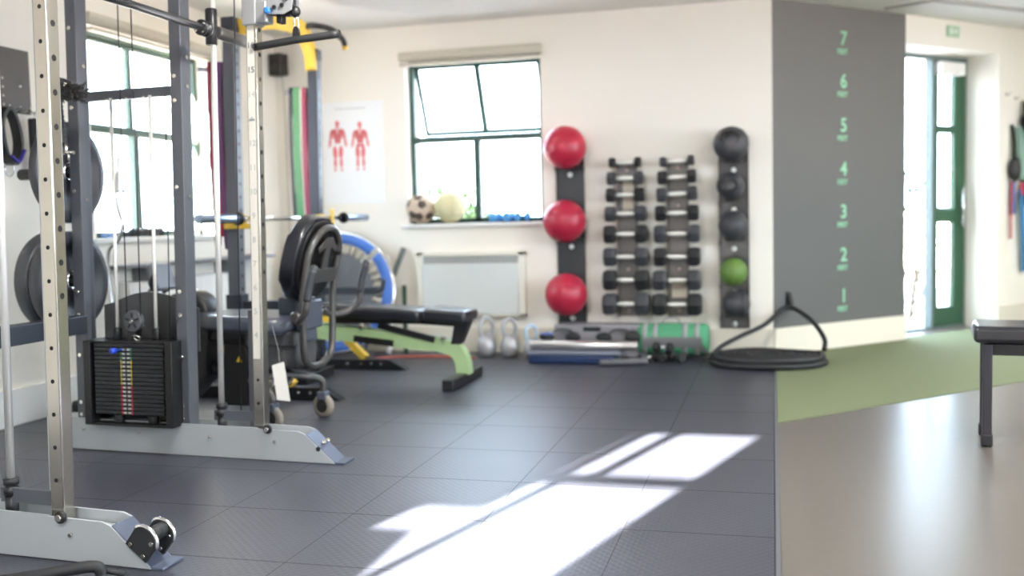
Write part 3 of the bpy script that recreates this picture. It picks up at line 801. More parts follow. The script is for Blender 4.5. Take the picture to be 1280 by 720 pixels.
band(RYF, -3.055, 1.838, .96, .05, BGREEN, 'broad green resistance band on the farther rack peg', .025)
band(RYF, -3.098, 1.84, 1.02, .022, BBLK, 'black resistance band left of the green one on the farther peg', .02)

# ================================================================== recumbent exercise bike
BO = (-2.5, 4.42, 0)
bk = thing('exercise_bike', 'grey recumbent exercise bike with black seat and handlebars seen from behind', 'exercise bike', BO)
BY = 4.42
def BM(): return M(BO)
# back pad and its loop frame (local frame: reclined plane)
BT = T(-2.135, BY, .79)@Ry(R(15))      # local z up the pad, local x backwards
c = BM()
pad = []
for k in range(40):
    a = 2*PI*k/40; ca, sa = math.cos(a), math.sin(a)
    pad.append((.205*math.copysign(abs(ca)**.75, ca), .21*math.copysign(abs(sa)**.8, sa)))
c.prism(pad, .075, BT@T(-.105, 0, 0)@Matrix(((0, 0, 1, 0), (1, 0, 0, 0), (0, 1, 0, 0), (0, 0, 0, 1))), .02, True)
c.build('back_pad', VINYL, bk)
c = BM(); c.prism([(x*.93, y*.93) for x, y in pad], .02, BT@T(-.032, 0, 0)@Matrix(((0, 0, 1, 0), (1, 0, 0, 0), (0, 1, 0, 0), (0, 0, 0, 1))), .004, True); c.build('back_shell', BLACK, bk)
c = BM()
loop = []
for k in range(0, 19):
    a = PI*k/18; loop.append(BT@Vector((.01, .165*math.cos(a), .02+.15*math.sin(a))))
lowR = [Vector((-2.155, BY+.165, .62)), Vector((-2.16, BY+.16, .45)), Vector((-2.165, BY+.145, .33)), Vector((-2.17, BY+.07, .285))]
lowL = [Vector((p.x, 2*BY-p.y, p.z)) for p in lowR]
c.tube(list(reversed(lowR))+loop+lowL+[Vector((-2.17, BY, .28))], .0175, 14, 2, True); c.build('back_frame', TUBEG, bk)
# emblem plate and cross strap on the back
c = BM(); q = BT@T(.0, 0, 0)
mtp = BT@T(.02, 0, 0)@Matrix(((0, 0, 1, 0), (1, 0, 0, 0), (0, 1, 0, 0), (0, 0, 0, 1)))
c.prism([(-.165, -.10), (.165, -.10), (.16, -.03), (-.16, -.03)], .008, mtp, .002)
c.prism([(-.03, -.03), (.03, -.03), (.025, .08), (.09, .05), (.10, .075), (.03, .125), (-.03, .125), (-.10, .075), (-.09, .05), (-.025, .08)], .008, mtp, .002)
c.build('back_brace', TUBEG, bk)
# handles
for s in (-1, 1):
    c = BM()
    y1 = BY+s*.30
    c.tube([(-2.18, BY+s*.12, .53), (-2.16, BY+s*.20, .51), (-2.12, BY+s*.275, .525), (-2.075, y1, .57), (-2.06, y1, .64)], .016, 14, 6)
    c.build('handle_tube', TUBEG, bk)
    c = BM(); c.tube([(-2.065, y1, .62), (-2.05, y1, .69), (-2.025, y1, .765)], .019, 14, 4); c.sph((-2.024, y1, .767), .019, 14); c.build('hand_grip', RUBBERG, bk)
c = BM(); c.cyl((-2.20, BY-.17, .53), (-2.20, BY+.17, .53), .014, 12); c.lathe([(.015, 0), (.03, .004), (.03, .03), (.02, .035)], (-2.18, BY-.16, .53), (-.3, -1, 0), 18); c.build('seat_cross_tube', TUBEG, bk)
c = BM(); c.box((-2.35, BY-.05, .40), (-2.19, BY+.05, .62), .012); c.box((-2.23, BY-.10, .46), (-2.18, BY+.10, .60), .01); c.build('seat_bracket', mat('bracket_blue_grey', (72, 78, 90), .4), bk)
# seat cushion
c = BM()
seat = [(-.235, -.06), (-.20, -.12), (-.05, -.19), (.15, -.21), (.24, -.18), (.255, 0), (.24, .18), (.15, .21), (-.05, .19), (-.20, .12), (-.235, .06)]
c.prism([(x*1.15, y) for x, y in seat], .085, T(-2.54, BY, .455)@Ry(R(2)), .026, True); c.build('seat_cushion', mat('seat_grey_vinyl', (68, 73, 86), .35, bump=(200, .05), coat=.3), bk)
c = BM(); c.box((-2.75, BY-.06, .40), (-2.40, BY+.06, .455), .01); c.build('seat_slider', BLACKM, bk)
# main rail, body housing, crank and pedals
c = BM(); c.tube([(-2.32, BY, .21), (-2.45, BY, .25), (-2.7, BY, .25), (-2.95, BY, .30)], .04, 14, 5); c.build('main_rail', BLACKM, bk)
c = BM(); c.box((-2.66, BY-.055, .10), (-2.48, BY+.055, .43), .02); c.prism([(-.12, 0), (.11, 0), (.05, .30), (-.07, .32)], .14, T(-2.57, BY+.07, .08)@Rx(PI/2), .01); c.build('seat_post_cover', BLACK, bk)
c = BM(); c.prism([(-.016, 0), (.016, 0), (0, .028)], .001, T(-2.56, BY-.0712, .30)@Rx(PI/2)); c.build('warning_triangle', mat('warning_yellow', (230, 190, 50), .5), bk)
c = BM()
hp = [(-3.24, .10), (-2.86, .10), (-2.74, .22)]+[(-2.86+.14*math.cos(a), .53+.125*math.sin(a)) for a in [R(x) for x in range(-30, 110, 20)]]+[(-3.05, .60), (-3.24, .42)]
c.prism(hp, .15, T(0, BY+.075, 0)@Rx(PI/2), .02, True); c.build('flywheel_housing', BLACK, bk)
c = BM(); c.cyl((-3.03, BY-.10, .32), (-3.03, BY+.10, .32), .02, 12); c.box((-3.045, BY-.115, .17), (-3.015, BY-.10, .33), .004); c.box((-3.045, BY+.10, .31), (-3.015, BY+.115, .47), .004); c.build('crank', BLACKM, bk)
for s, z in ((-1, .17), (1, .47)):
    c = BM(); c.box((-3.08, BY+s*.115, z-.012), (-2.98, BY+s*.20, z+.012), .005); c.build('pedal', RUBBER, bk)
c = BM(); c.tube([(-3.16, BY, .5), (-3.10, BY, .62), (-3.045, BY, .68)], .022, 12, 4); c.build('console_mast', BLACKM, bk)
c = BM(); c.box((-.015, -.09, -.065), (.02, .09, .075), .01, T(-3.02, BY, .715)@Ry(R(-20))); c.build('console', mat('console_grey', (112, 118, 128), .35), bk)
c = BM(); c.tube([(-3.04, BY-.03, .64), (-3.0, BY-.13, .70), (-2.95, BY-.16, .74)], .012, 10, 4); c.tube([(-3.04, BY+.03, .64), (-3.0, BY+.13, .70), (-2.95, BY+.16, .74)], .012, 10, 4); c.build('front_handlebar', RUBBERG, bk)
# stabilisers and wheels
c = BM(); c.tube([(-2.44, BY-.10, .20), (-2.36, BY-.08, .235), (-2.27, BY-.0, .225), (-2.20, BY+.09, .19), (-2.195, BY+.10, .13)], .017, 12, 5)
c.tube([(-2.44, BY-.10, .20), (-2.36, BY-.2, .215), (-2.30, BY-.235, .17), (-2.30, BY-.235, .11)], .017, 12, 5); c.tube([(-2.44, BY-.10, .20), (-2.6, BY, .22)], .017, 12, 3); c.build('rear_stabiliser', TUBEG, bk)
c = BM(); c.box((-3.30, BY-.27, .03), (-3.20, BY+.27, .10), .012); c.box((-3.27, BY-.03, .08), (-3.15, BY+.03, .2), .01); c.build('front_stabiliser', BLACK, bk)
for x, y in ((-2.195, BY+.10), (-2.30, BY-.235)):
    c = BM(); c.lathe([(.036, -.018), (.052, -.017), (.058, -.010), (.058, .010), (.052, .017), (.036, .018)], (x, y, .058), (.2, 1, 0), 30); wh = c.build('castor_wheel', mat('wheel_beige_rubber', (128, 122, 112), .6), bk)
    c = BM(); c.lathe([(.0001, -.022), (.030, -.019), (.037, -.017), (.037, .017), (.030, .019), (.0001, .022)], (x, y, .058), (.2, 1, 0), 24); c.build('wheel_hub', BLACKM, wh)
    c = BM(); c.box((x-.024, y-.028, .09), (x+.024, y+.028, .132), .006); c.build('castor_fork', mat('fork_blue_grey', (84, 90, 104), .4, .3), bk)
c = BM(); c.tube([(-2.30, BY-.24, .24), (-2.36, BY-.14, .10), (-2.47, BY-.04, .07), (-2.42, BY+.02, .16), (-2.36, BY-.02, .24)], .006, 8, 6); c.tube([(-2.28, BY-.02, .24), (-2.35, BY-.10, .13), (-2.5, BY-.12, .05)], .006, 8, 6); c.build('loose_cable', mat('cable_beige', (118, 112, 96), .6), bk)
c = BM(); c.box((-2.40, BY-.10, .27), (-2.22, BY+.10, .42), .02); c.box((-2.50, BY-.12, .38), (-2.22, BY+.12, .455), .015); c.build('slider_carriage', mat('carriage_dark', (76, 76, 78), .5), bk)
# paper tag
p = (-2.19, 4.08, .34)
r = thing('paper_tag', 'white paper instruction tag hanging behind the far chrome upright', 'tag', p)
c = M(p); c.prism([(-.033, -.165), (.028, -.175), (.012, .01), (-.045, -.005)], .003, T(-2.185, 4.08, .335)@Rz(R(12))@Rx(PI/2)@Rz(R(2))); c.build('card', PAPER, r)
c = M(p); c.tube([(-2.195, 4.08, .335), (-2.21, 4.1, .40), (-2.25, 4.14, .47), (-2.275, 4.175, .50)], .0018, 6, 4); c.build('cord', mat('cord_grey', (120, 120, 116), .7), r)

# ================================================================== green adjustable bench
GO = (-2.2, 5.6, 0)
gb = thing('adjustable_bench', 'adjustable weight bench with black pads and lime green frame on the tiles', 'weight bench', GO)
def GM(): return M(GO)
GY = 5.6
c = GM(); c.tube([(-2.78, GY, .325), (-2.4, GY, .285), (-2.05, GY, .245), (-1.93, GY, .232), (-1.84, GY, .20), (-1.80, GY, .14), (-1.79, GY, .055)], .04, 4, 5, flat=(.07, .085), up=(0, 1, 0)); c.build('main_beam', GREENL, gb)
for s in (-1, 1):
    c = GM(); c.prism([(-2.78, .27), (-2.45, .245), (-2.05, .20), (-2.05, .235), (-2.3, .27), (-2.78, .335)], .006, T(0, GY+s*.043+.003, 0)@Rx(PI/2)); c.build('side_rail', GREENL, gb)
c = GM(); c.box((-2.48, GY-.05, .235), (-2.22, GY-.046, .275), 0, T(-2.35, 0, .262)@Ry(R(6.5))@T(2.35, 0, -.262)); c.build('label_plate', BLACK, gb)
c = GM(); c.box((-1.835, GY-.30, .0), (-1.765, GY+.30, .065), .008); c.build('front_foot', BLACKM, gb)
c = GM(); c.box((-2.80, GY-.20, .0), (-2.73, GY+.20, .065), .008); c.cyl((-2.765, GY, .06), (-2.765, GY, .30), .028, 14); c.build('rear_foot', BLACKM, gb)
mt = T(-2.31, GY, .427)@Ry(R(3.2))
c = GM(); c.box((-.40, -.14, -.03), (.29, .14, .04), .025, mt, 3); c.build('back_pad', VINYL, gb)
mt2 = T(-1.86, GY, .408)@Ry(R(4))
c = GM(); c.box((-.145, -.14, -.03), (.125, .14, .042), .022, mt2, 3); c.build('seat_pad', VINYL, gb)
c = GM(); c.box((-2.6, GY-.05, .36), (-2.05, GY+.05, .40), .004); c.prism([(-2.25, .37), (-1.80, .34), (-1.80, .37), (-2.25, .40)], .05, T(0, GY+.025, 0)@Rx(PI/2)); c.prism([(-1.86, .24), (-1.80, .24), (-1.735, .385), (-1.83, .385)], .08, T(0, GY+.04, 0)@Rx(PI/2)); c.build('pad_support', BLACKM, gb)
c = GM(); c.tube([(-2.32, GY-.035, .35), (-1.96, GY-.035, .265)], .018, 4, 0, flat=(.025, .035), up=(0, 1, 0)); c.build('adjuster_ladder', BLACKM, gb)
c = GM(); 
c.cyl((-2.42, GY-.05, .34), (-2.42, GY-.066, .34), .012, 12); c.build('pivot_bolt', BOLT, gb)
c = GM(); c.cyl((-1.90, GY-.04, .275), (-1.90, GY-.075, .275), .014, 12, bev=.003); c.build('locking_pin', BOLT, gb)
p = Vector((-2.2, 6.62, .008)); b = M(p); b.tube([(-2.75, 6.50, .008), (-2.6, 6.60, .008), (-2.35, 6.64, .008), (-2.15, 6.62, .008), (-2.03, 6.58, .008)], .007, 8, 5)
solo(b, 'skipping_rope', mat('rope_orange_red', (186, 84, 66), .6), 'thin orange red rope lying on the tiles under the green bench', 'rope', p)

# ================================================================== trampoline leaning on the back wall
TO = Vector((-3.17, 6.60, 0))
tr = thing('mini_trampoline', 'blue-rimmed mini trampoline leaning in the corner behind the bike', 'trampoline', TO)
TT = T(-3.13, 6.75, .462)@Rz(R(0))@Rx(R(90-9))
def ringp(r, n=48, z=0, ph=0): return [TT@Vector((r*math.cos(2*PI*k/n+ph), r*math.sin(2*PI*k/n+ph), z)) for k in range(n)]
c = M(TO); c.tube(ringp(.445), .0145, 12, 0, True); c.build('frame_ring', STEEL, tr)
c = M(TO)
vs = []; n = 60
for k in range(n):
    a = 2*PI*k/n
    for rr, zz in ((.45, .0), (.435, .022), (.365, .020), (.365, .012)): vs.append((rr*math.cos(a), rr*math.sin(a), zz))
fs = []
for k in range(n):
    if k % 15 in (7,): continue
    j = (k+1) % n
    for i in range(3): fs.append((k*4+i, k*4+i+1, j*4+i+1, j*4+i))
c._add(vs, fs, TT, True); c.build('spring_cover', TRBLUE, tr)
c = M(TO)
for k in range(36):
    a = 2*PI*k/36; pa = TT@Vector((.435*math.cos(a), .435*math.sin(a), .004)); pb = TT@Vector((.29*math.cos(a), .29*math.sin(a), .004)); c.cyl(pa, pb, .013, 8)
tr_b = c.build('bungee_cord', CREAM, tr); tr_b['kind'] = 'stuff'
c = M(TO); c.prism([(.30*math.cos(2*PI*k/48), .30*math.sin(2*PI*k/48)) for k in range(48)], .008, TT@T(0, 0, -.002)); c.build('jumping_mat', mat('mat_grey_mesh', (92, 94, 98), .6), tr)
for k in range(6):
    a = 2*PI*k/6+.3
    if k not in (0, 1, 2, 3, 4, 5): continue
    pa = TT@Vector((.43*math.cos(a), .43*math.sin(a), -.01)); pb = TT@Vector((.40*math.cos(a), .40*math.sin(a), -.085)); c = M(TO); c.cyl(pa, pb, .012, 10); c.build('leg', STEEL, tr)
# poles leaning beside the radiator
p = Vector((-2.83, 6.72, 0)); r = thing('grip_pole', 'slim silver pole with grey handle leaning on the wall beside the radiator', 'pole', p)
a, b_ = Vector((-2.93, 6.72, .0)), Vector((-2.665, 6.93, .78))
c = M(p); c.cyl(a, a.lerp(b_, .66), .011, 12); c.build('pole_shaft', STEEL, r)
c = M(p); c.cyl(a.lerp(b_, .62), b_, .016, 14, r2=.021, bev=.004); c.build('grip', mat('grip_grey_green', (96, 102, 98), .5), r)
p = Vector((-2.63, 6.8, 0)); b = M(p); b.cyl((-2.625, 6.80, 0), (-2.672, 6.93, .50), .017, 14, bev=.004); solo(b, 'exercise_bar', mat('dark_green_bar', (36, 66, 48), .5), 'short dark green exercise bar leaning on the wall by the radiator', 'exercise bar', p)
p = Vector((-2.75, 6.84, 0)); b = M(p); b.tube([(-2.76, 6.80, .0), (-2.75, 6.85, .30), (-2.79, 6.90, .60), (-2.80, 6.915, .72)], .02, 12, 4); solo(b, 'foam_tube', WHITE, 'white bent tube leaning on the wall behind the slim silver pole', 'tube', p)

# ================================================================== back wall fittings
# panel heater on the back wall
p = (-2.14, YB, .27)
r = thing('panel_radiator', 'white flat panel radiator on the back wall below the window', 'radiator', p)
c = M(p)
x0, x1, z0, z1 = -2.555, -1.73, .27, .742
c.box((x0, YB-.075, z0), (x0+.05, YB, z1), .006).box((x1-.05, YB-.075, z0), (x1, YB, z1), .006).box((x0, YB-.075, z0), (x1, YB, z0+.025), .006).box((x0+.03, YB-.05, z0+.01), (x1-.03, YB, z1-.06))
c.box((x0, YB-.075, z1-.03), (x1, YB, z1), .006); c.build('radiator_case', mat('radiator_cream', (232, 228, 214), .45), r)
c = M(p); c.box((x0+.045, YB-.086, z0+.02), (x1-.045, YB-.05, z1-.085), .006); c.build('front_panel', mat('radiator_panel', (212, 216, 212), .4), r)
c = M(p); c.box((x0+.03, YB-.06, z1-.085), (x1-.03, YB-.035, z1-.03))
for k in range(26): c.box((x0+.05+k*.028, YB-.07, z1-.08), (x0+.062+k*.028, YB-.055, z1-.035))
c.build('top_grille', mat('grille_grey', (176, 178, 176), .5), r)
# radiator with shelf top on the left wall
p = (XL, 5.4, .12)
r = thing('panel_radiator', 'white panel radiator with thin grey top shelf under the left wall window', 'radiator', p)
c = M(p); c.box((XL+.0, 4.95, .20), (XL+.09, 6.15, .66), .008)
for k in range(20): c.box((XL+.088, 4.99+k*.058, .23), (XL+.094, 5.02+k*.058, .63), .002)
c.build('radiator_panel', WHITE, r)
c = M(p); c.box((XL, 4.80, .745), (XL+.17, 6.55, .765), .003); c.build('top_shelf', mat('shelf_grey', (120, 122, 126), .35, .3), r)
for y in (5.1, 6.0): c = M(p); c.box((XL, y, .66), (XL+.12, y+.02, .746)); c.build('shelf_bracket', MATS['shelf_grey'], r)

def ball(p, r_, m, label, group, name='medicine_ball', seams=True, cat='ball'):
    b = M(p); b.sph(p, r_, 40)
    o = b.build(name, m); o.location = p; tag(o, label, cat, group); return o
def rotx(o, a): o.rotation_euler = a
# red ball rack
RYC = 6.80
def ballrack(x, z0, z1, w, shelves, label, sw, group):
    p = (x, YB, z0)
    r = thing('ball_rack', label, 'wall rack', p, group=group)
    c = M(p); c.box((x-w/2, YB-.012, z0), (x+w/2, YB, z1), .003); c.box((x-w/2, YB-.022, z0), (x-w/2+.006, YB-.01, z1)).box((x+w/2-.006, YB-.022, z0), (x+w/2, YB-.01, z1)); c.build('back_plate', mat('rack_black', (58, 58, 60), .36, .4), r)
    for z in shelves:
        c = M(p)
        n = 22; R0, R1 = sw, sw+.012
        pts = [(R0*math.cos(a), R0*math.sin(a)) for a in [2*PI*k/n for k in range(n)]]
        cy = YB-.02-sw-.012
        c.tube([(x+sw*math.cos(2*PI*k/n), cy+sw*math.sin(2*PI*k/n), z) for k in range(n)], .006, 8, 0, True)
        c.box((x-sw, YB-.05, z-.006), (x+sw, YB-.01, z+.004), .001)
        c.prism([(0, 0), (0, -.055), (-.07, 0)], .006, T(x-w/2+.0, YB-.012, z)@Rz(PI/2)@Rx(PI/2)); c.prism([(0, 0), (0, -.055), (-.07, 0)], .006, T(x+w/2-.006, YB-.012, z)@Rz(PI/2)@Rx(PI/2))
        c.build('ring_bracket', BLACKM, r)
        c = M(p); c.lathe([(.019, 0), (.019, .006), (.010, .012)], (x, YB-.012, z-.06), (0, -1, 0), 14); c.build('screw_cap', WHITE, r)
    return r
RR = .150
zs = [.97+(z-.97)*(RYC/6.9) for z in (1.470, .951, .429)]
ballrack(-1.395, .165, 1.50, .205, [z-.123 for z in zs], 'black wall rack holding three big red balls', .088, 'wall ball racks')
for z, x, lb in zip(zs, (-1.397, -1.409, -1.408), ('big red medicine ball, topmost of three beside the back window', 'big red medicine ball in the middle of the three-ball rack', 'big red medicine ball, lowest of three above the blue step')):
    ball((x, RYC-.01, z), RR, RED, lb, 'red medicine balls on the wall rack')
# black and green ball rack
YC = 6.84
mz = lambda z: .97+(z-.97)*(YC/6.9)
mx_ = lambda x: x*YC/6.9
shel = [mz(1.335), mz(1.065), mz(.795), mz(.49), mz(.27)]
ballrack(-.258, .185, 1.50, .200, shel, 'tall narrow black wall rack holding small medicine balls', .062, 'wall ball racks')
gp = 'small medicine balls in the tall rack'
o = ball((mx_(-.27), YC-.02, mz(1.445)), .118, BLACKB, 'largest black medicine ball at the very top of the tall rack', gp)
p = Vector((mx_(-.27), YC-.02, mz(1.445))); c = M(p)
c.tube([p+Vector((.055*math.cos(a), -.100-.0*a, .035+.05*math.sin(a))) for a in [2*PI*k/16 for k in range(16)]], .012, 10, 0, True); c.build('grip_ring', RUBBER, o)
o = ball((mx_(-.278), YC-.01, mz(1.165)), .092, BLACKB, 'black medicine ball with raised ring grip, second in the tall rack', gp)
p = Vector((mx_(-.278), YC-.01, mz(1.165))); c = M(p); c.tube([p+Vector((.05*math.cos(a), -.080, .038*math.sin(a))) for a in [2*PI*k/16 for k in range(16)]], .012, 10, 0, True); c.build('grip_ring', RUBBER, o)
ball((mx_(-.262), YC, mz(.895)), .100, BLACKB, 'plain black medicine ball directly above the green one', gp)
ball((mx_(-.262), YC, mz(.578)), .095, GREENB, 'green medicine ball in the tall wall rack', gp)
o = ball((mx_(-.247), YC, mz(.355)), .095, BLACKB, 'black medicine ball with strap at the bottom of the tall rack', gp)
p = Vector((mx_(-.247), YC, mz(.355))); c = M(p); c.tube([p+Vector((.02+.075*math.sin(a)*0-.0+.05*math.cos(a)*.0+.035, -.09*math.sin(a), .09*math.cos(a))) for a in [PI*k/12 for k in range(13)]], .012, 8, 0, flat=(.02, .006), up=(1, 0, 0)); c.build('strap', RUBBERG, o)

# dumbbells on two wall racks
YD = 6.84
def dumbbell(x, z, W, hw, hh, label, tilt=0, slab_=0):
    p = Vector((x, YD, z))
    r = thing('dumbbell', label, 'dumbbell', p, (0, tilt, 0), 'black hex dumbbells on the wall racks')
    R_ = hh/2/math.cos(PI/6)*1.0
    for s in (-1, 1):
        c = M((0, 0, 0))
        xa, xb = s*(W/2-hw), s*W/2
        lo, hi = min(xa, xb), max(xa, xb)
        c.lathe([(R_*.80, lo), (R_*.97, lo+hw*.16), (R_, lo+hw*.3), (R_, hi-hw*.3), (R_*.97, hi-hw*.16), (R_*.80, hi)], (0, 0, 0), (1, 0, 0), 6, False)
        for e_ in c.bm.faces: e_.smooth = False
        eds = [e_ for e_ in c.bm.edges]
        bmesh.ops.rotate(c.bm, verts=c.bm.verts[:], cent=(0, 0, 0), matrix=Matrix.Rotation(R(30), 3, 'X'))
        h = c.build('hex_head', RUBBERG if slab_ else RUBBER, r)
    c = M((0, 0, 0)); g = W/2-hw
    c.lathe([(.014, -g), (.0155, -g*.8), (.019, 0), (.0155, g*.8), (.014, g)], (0, 0, 0), (1, 0, 0), 16); c.build('chrome_handle', mat('handle_chrome', (232, 232, 228), .38, .7), r)
    return r
DZs = [1.346, 1.238, 1.123, .993, .852, .694, .533, .365]
DW = [.222, .250, .262, .282, .298, .302, .312, .322]
DH = [.044, .060, .063, .072, .078, .082, .090, .095]
HH = [.068, .092, .098, .108, .122, .128, .138, .146]
WORD = ['smallest', 'second', 'third', 'fourth', 'fifth', 'sixth', 'seventh', 'largest']
for side, xt, xb, nm in ((0, -.985, -.993, 'left'), (1, -.630, -.640, 'right')):
    for i in range(8):
        x = xt+(xb-xt)*i/7
        if i in (0, 7): lb = '%s black dumbbell, %s on the %s dumbbell rack' % (WORD[i], 'topmost' if i == 0 else 'lowest', nm)
        else: lb = 'black hex dumbbell, %s from the top on the %s dumbbell rack' % (WORD[i], nm)
        dumbbell(x, DZs[i]-(.004 if side else 0), DW[i]*(1.04 if side else 1), DH[i], HH[i], lb, R(-2) if side and i < 3 else 0, (i+side) % 2)
    x = (xt+xb)/2; p = (x, YB, .27)
    r = thing('dumbbell_rack', 'narrow dark grey wall rack carrying the %s column of dumbbells' % nm, 'wall rack', p, group='narrow dumbbell wall racks')
    c = M(p); c.box((x-.072, YB-.016, .27), (x+.072, YB, 1.36), .003)
    c.box((x-.072, YB-.03, .27), (x-.064, YB-.01, 1.36), .002).box((x+.064, YB-.03, .27), (x+.072, YB-.01, 1.36), .002); c.build('back_plate', mat('rack_grey', (104, 100, 98), .45, .3), r)
    for i in range(8):
        c = M(p); z = DZs[i]
        for s in (-1, 1):
            c.prism([(0, 0), (0, -.03), (-.10, -.03), (-.125, .012), (-.115, .02), (-.095, -.012), (-.03, -.012)], .006, T(x+s*.058-.003, YB-.01, z-.002)@Rz(PI/2)@Rx(PI/2))
        c.build('saddle', MATS['rack_grey'], r)
    for z in (1.30, .60, .31) if not side else (1.30, 1.04, .60, .31):
        c = M(p); c.lathe([(.012, 0), (.012, .004), (.005, .007)], (x, YB-.016, z), (0, -1, 0), 12); c.build('screw_cap', mat('screw_pink', (216, 190, 180), .5), r)
    if not side:
        c = M(p); c.box((x-.030, YB-.018, 1.02), (x+.045, YB-.0155, 1.22), .0005); c.build('cream_label', mat('label_cream', (216, 204, 184), .6), r)
    else:
        c = M(p); c.box((x-.05, YB-.018, .40), (x+.055, YB-.0155, .505), .0005); c.build('cream_label', MATS['label_cream'], r)

# anatomy poster
p = (-3.055, YB-.003, 1.52)
ps = thing('anatomy_poster', 'white muscle anatomy poster with two red figures on the back wall', 'poster', p)
c = M(p); c.box((-3.30, YB-.004, 1.12), (-2.81, YB-.001, 1.885)); c.build('sheet', mat('poster_white', (240, 240, 240), .5), ps)
def figure(cx, zt, H_, back):
    c = M(p); u = H_/8.0
    y = YB-.0045
    def ell(x, z, a, b_, tilt=0):
        pts = [(a*math.cos(2*PI*k/14), b_*math.sin(2*PI*k/14)) for k in range(14)]
        c.prism(pts, .001, T(cx+x*u, y, zt+z*u)@Rx(PI/2)@Rz(tilt))
    ell(0, -.5, .35*u, .48*u); ell(0, -1.1, .2*u, .3*u)
    for s in (-1, 1):
        ell(s*.55, -1.7, .5*u, .42*u); ell(s*.35, -2.4, .42*u, .6*u)
        ell(s*1.05, -2.2, .26*u, .8*u, s*.15); ell(s*1.3, -3.4, .2*u, .75*u, s*.15)
        ell(s*.25, -3.1, .28*u, .5*u)
        ell(s*.48, -4.9, .36*u, 1.0*u, s*-.05); ell(s*.5, -6.5, .24*u, .8*u); 
        ell(s*.55, -7.6, .2*u, .22*u)
        if back: ell(s*.35, -3.85, .38*u, .3*u)
    return c.build('figure', LCARD, ps)
figure(-3.183, 1.75, .39, False); figure(-3.0, 1.735, .375, True)
c = M(p); c.box((-3.20, YB-.0045, 1.832), (-2.95, YB-.004, 1.838)); c.build('title_line', mat('print_grey', (190, 190, 190), .7), ps)
# speaker high in the corner
p = (-3.62, 6.90, 2.18); r = thing('wall_speaker', 'small black loudspeaker high in the corner left of the poster', 'speaker', p)
c = M(p); c.box((-.055, -.05, -.075), (.055, .05, .085), .008, T(*p)@Rz(R(-14))); c.build('cabinet', BLACK, r)
c = M(p); c.lathe([(.036, 0), (.038, .003), (.028, .0), (.008, -.004+.006), (.0001, .004)], (-3.632, 6.852, 2.155), (-.24, -1, 0), 20); c.build('driver_cone', RUBBERG, r)
c = M(p); c.box((-3.63, 6.93, 2.15), (-3.60, YB, 2.20)); c.tube([(-3.62, 6.95, 2.11), (-3.61, 6.957, 1.8), (-3.61, 6.957, .8)], .003, 6, 3); c.build('cable', mat('cable_grey', (150, 146, 136), .6), r)

# things on the back window sill
p = Vector((-2.535, 6.985, .955+.112))
b = M(p); b.sph(p, .112, 32); o = b.build('football', TAN); o.location = p; tag(o, 'small tan and dark patterned football on the window sill', 'ball')
c = M(p)
for k, (th, ph) in enumerate(((-1.2, .3), (-2.0, -.4), (-1.6, .9), (-.6, -.5), (-1.45, -.55), (-2.5, .4))):
    d = Vector((math.cos(th)*math.cos(ph), math.sin(th)*math.cos(ph), math.sin(ph)))
    c.lathe([(.036, -.006), (.034, .001), (.0001, .0035)], p+d*.1085, d, 5)
c.build('dark_panel', mat('football_dark', (84, 68, 62), .6), o)
p = Vector((-2.312, 6.99, .955+.118))
b = M(p); b.sph(p, .118, 32); o = b.build('volleyball', CREAMY); o.location = p; tag(o, 'plain cream volleyball on the window sill next to the football', 'ball')
c = M(p)
for off in (-.05, .05):
    rr = math.sqrt(.1185**2-off**2); c.tube([p+Vector((off, rr*math.cos(a), rr*math.sin(a))) for a in [2*PI*k/32 for k in range(32)]], .0012, 6, 0, True)
c.build('seam', mat('seam_cream', (196, 184, 138), .6), o)
for i, (x, lb) in enumerate(((-1.965, 'left'), (-1.86, 'middle'), (-1.76, 'right'))):
    p = Vector((x, 6.99, .955+.036)); r = thing('small_hand_weight', 'small pale blue hand weight on the window sill, the %s of three' % (lb+('most' if i != 1 else ' one')), 'dumbbell', p, (0, 0, R(70 if i < 2 else 20)), 'small blue hand weights on the window sill')
    for s in (-1, 1):
        c = M((0, 0, 0)); c.sph((s*.036, 0, 0), .036, 16, (.75, 1, 1)); c.build('weight_head', PALEB, r)
    c = M((0, 0, 0)); c.cyl((-.03, 0, 0), (.03, 0, 0), .012, 12); c.build('handle', PALEB, r)
# low dark things on the left window sill
p = (XL-.03, 5.35, .92); b = M(p)
for k in range(9):
    b.sph((XL-.03+random.uniform(-.01, .01), 5.17+k*.035, .945), .026, 10, (1, 1.1, 1+random.uniform(0, .3)))
solo(b, 'bead_cord', RUBBER, 'dark knotted cord heaped on the left window sill', 'cord', p)
p = Vector((XL-.02, 4.93, .92)); b = M(p); b.box((XL-.04, 4.89, .92), (XL, 4.97, .945), .004); solo(b, 'small_box', mat('box_blue', (120, 150, 196), .5), 'small pale blue box on the left window sill', 'box', p)

# ================================================================== things along the floor
def kettlebell(x, y, s, label, lean_=0, hm=None):
    p = Vector((x, y, 0)); r = thing('kettlebell', label, 'kettlebell', p, group='silver kettlebells by the radiator')
    c = M(p); c.lathe([(.04*s, 0), (.052*s, .004*s), (.066*s, .032*s), (.071*s, .065*s), (.066*s, .10*s), (.052*s, .135*s), (.034*s, .160*s), (.0001, .166*s)], p, (0, 0, 1), 32); c.build('bell_body', SILVER, r)
    c = M(p); a = .3
    c.tube([p+Vector((dx*s, 0, dz_*s)) for dx, dz_ in ((-.035, .13), (-.048, .18), (-.050, .225), (-.022, .268), (.022, .268), (.050, .225), (.048, .18), (.035, .13))], .0145*s, 12, 4); c.build('handle', hm or SILVER, r)
    r.rotation_euler = (0, 0, R(38))
kettlebell(-1.985, 6.74, 1.0, 'silver kettlebell on the floor, leftmost, behind the bench foot')
kettlebell(-1.815, 6.74, .98, 'silver kettlebell on the floor between two others below the radiator')
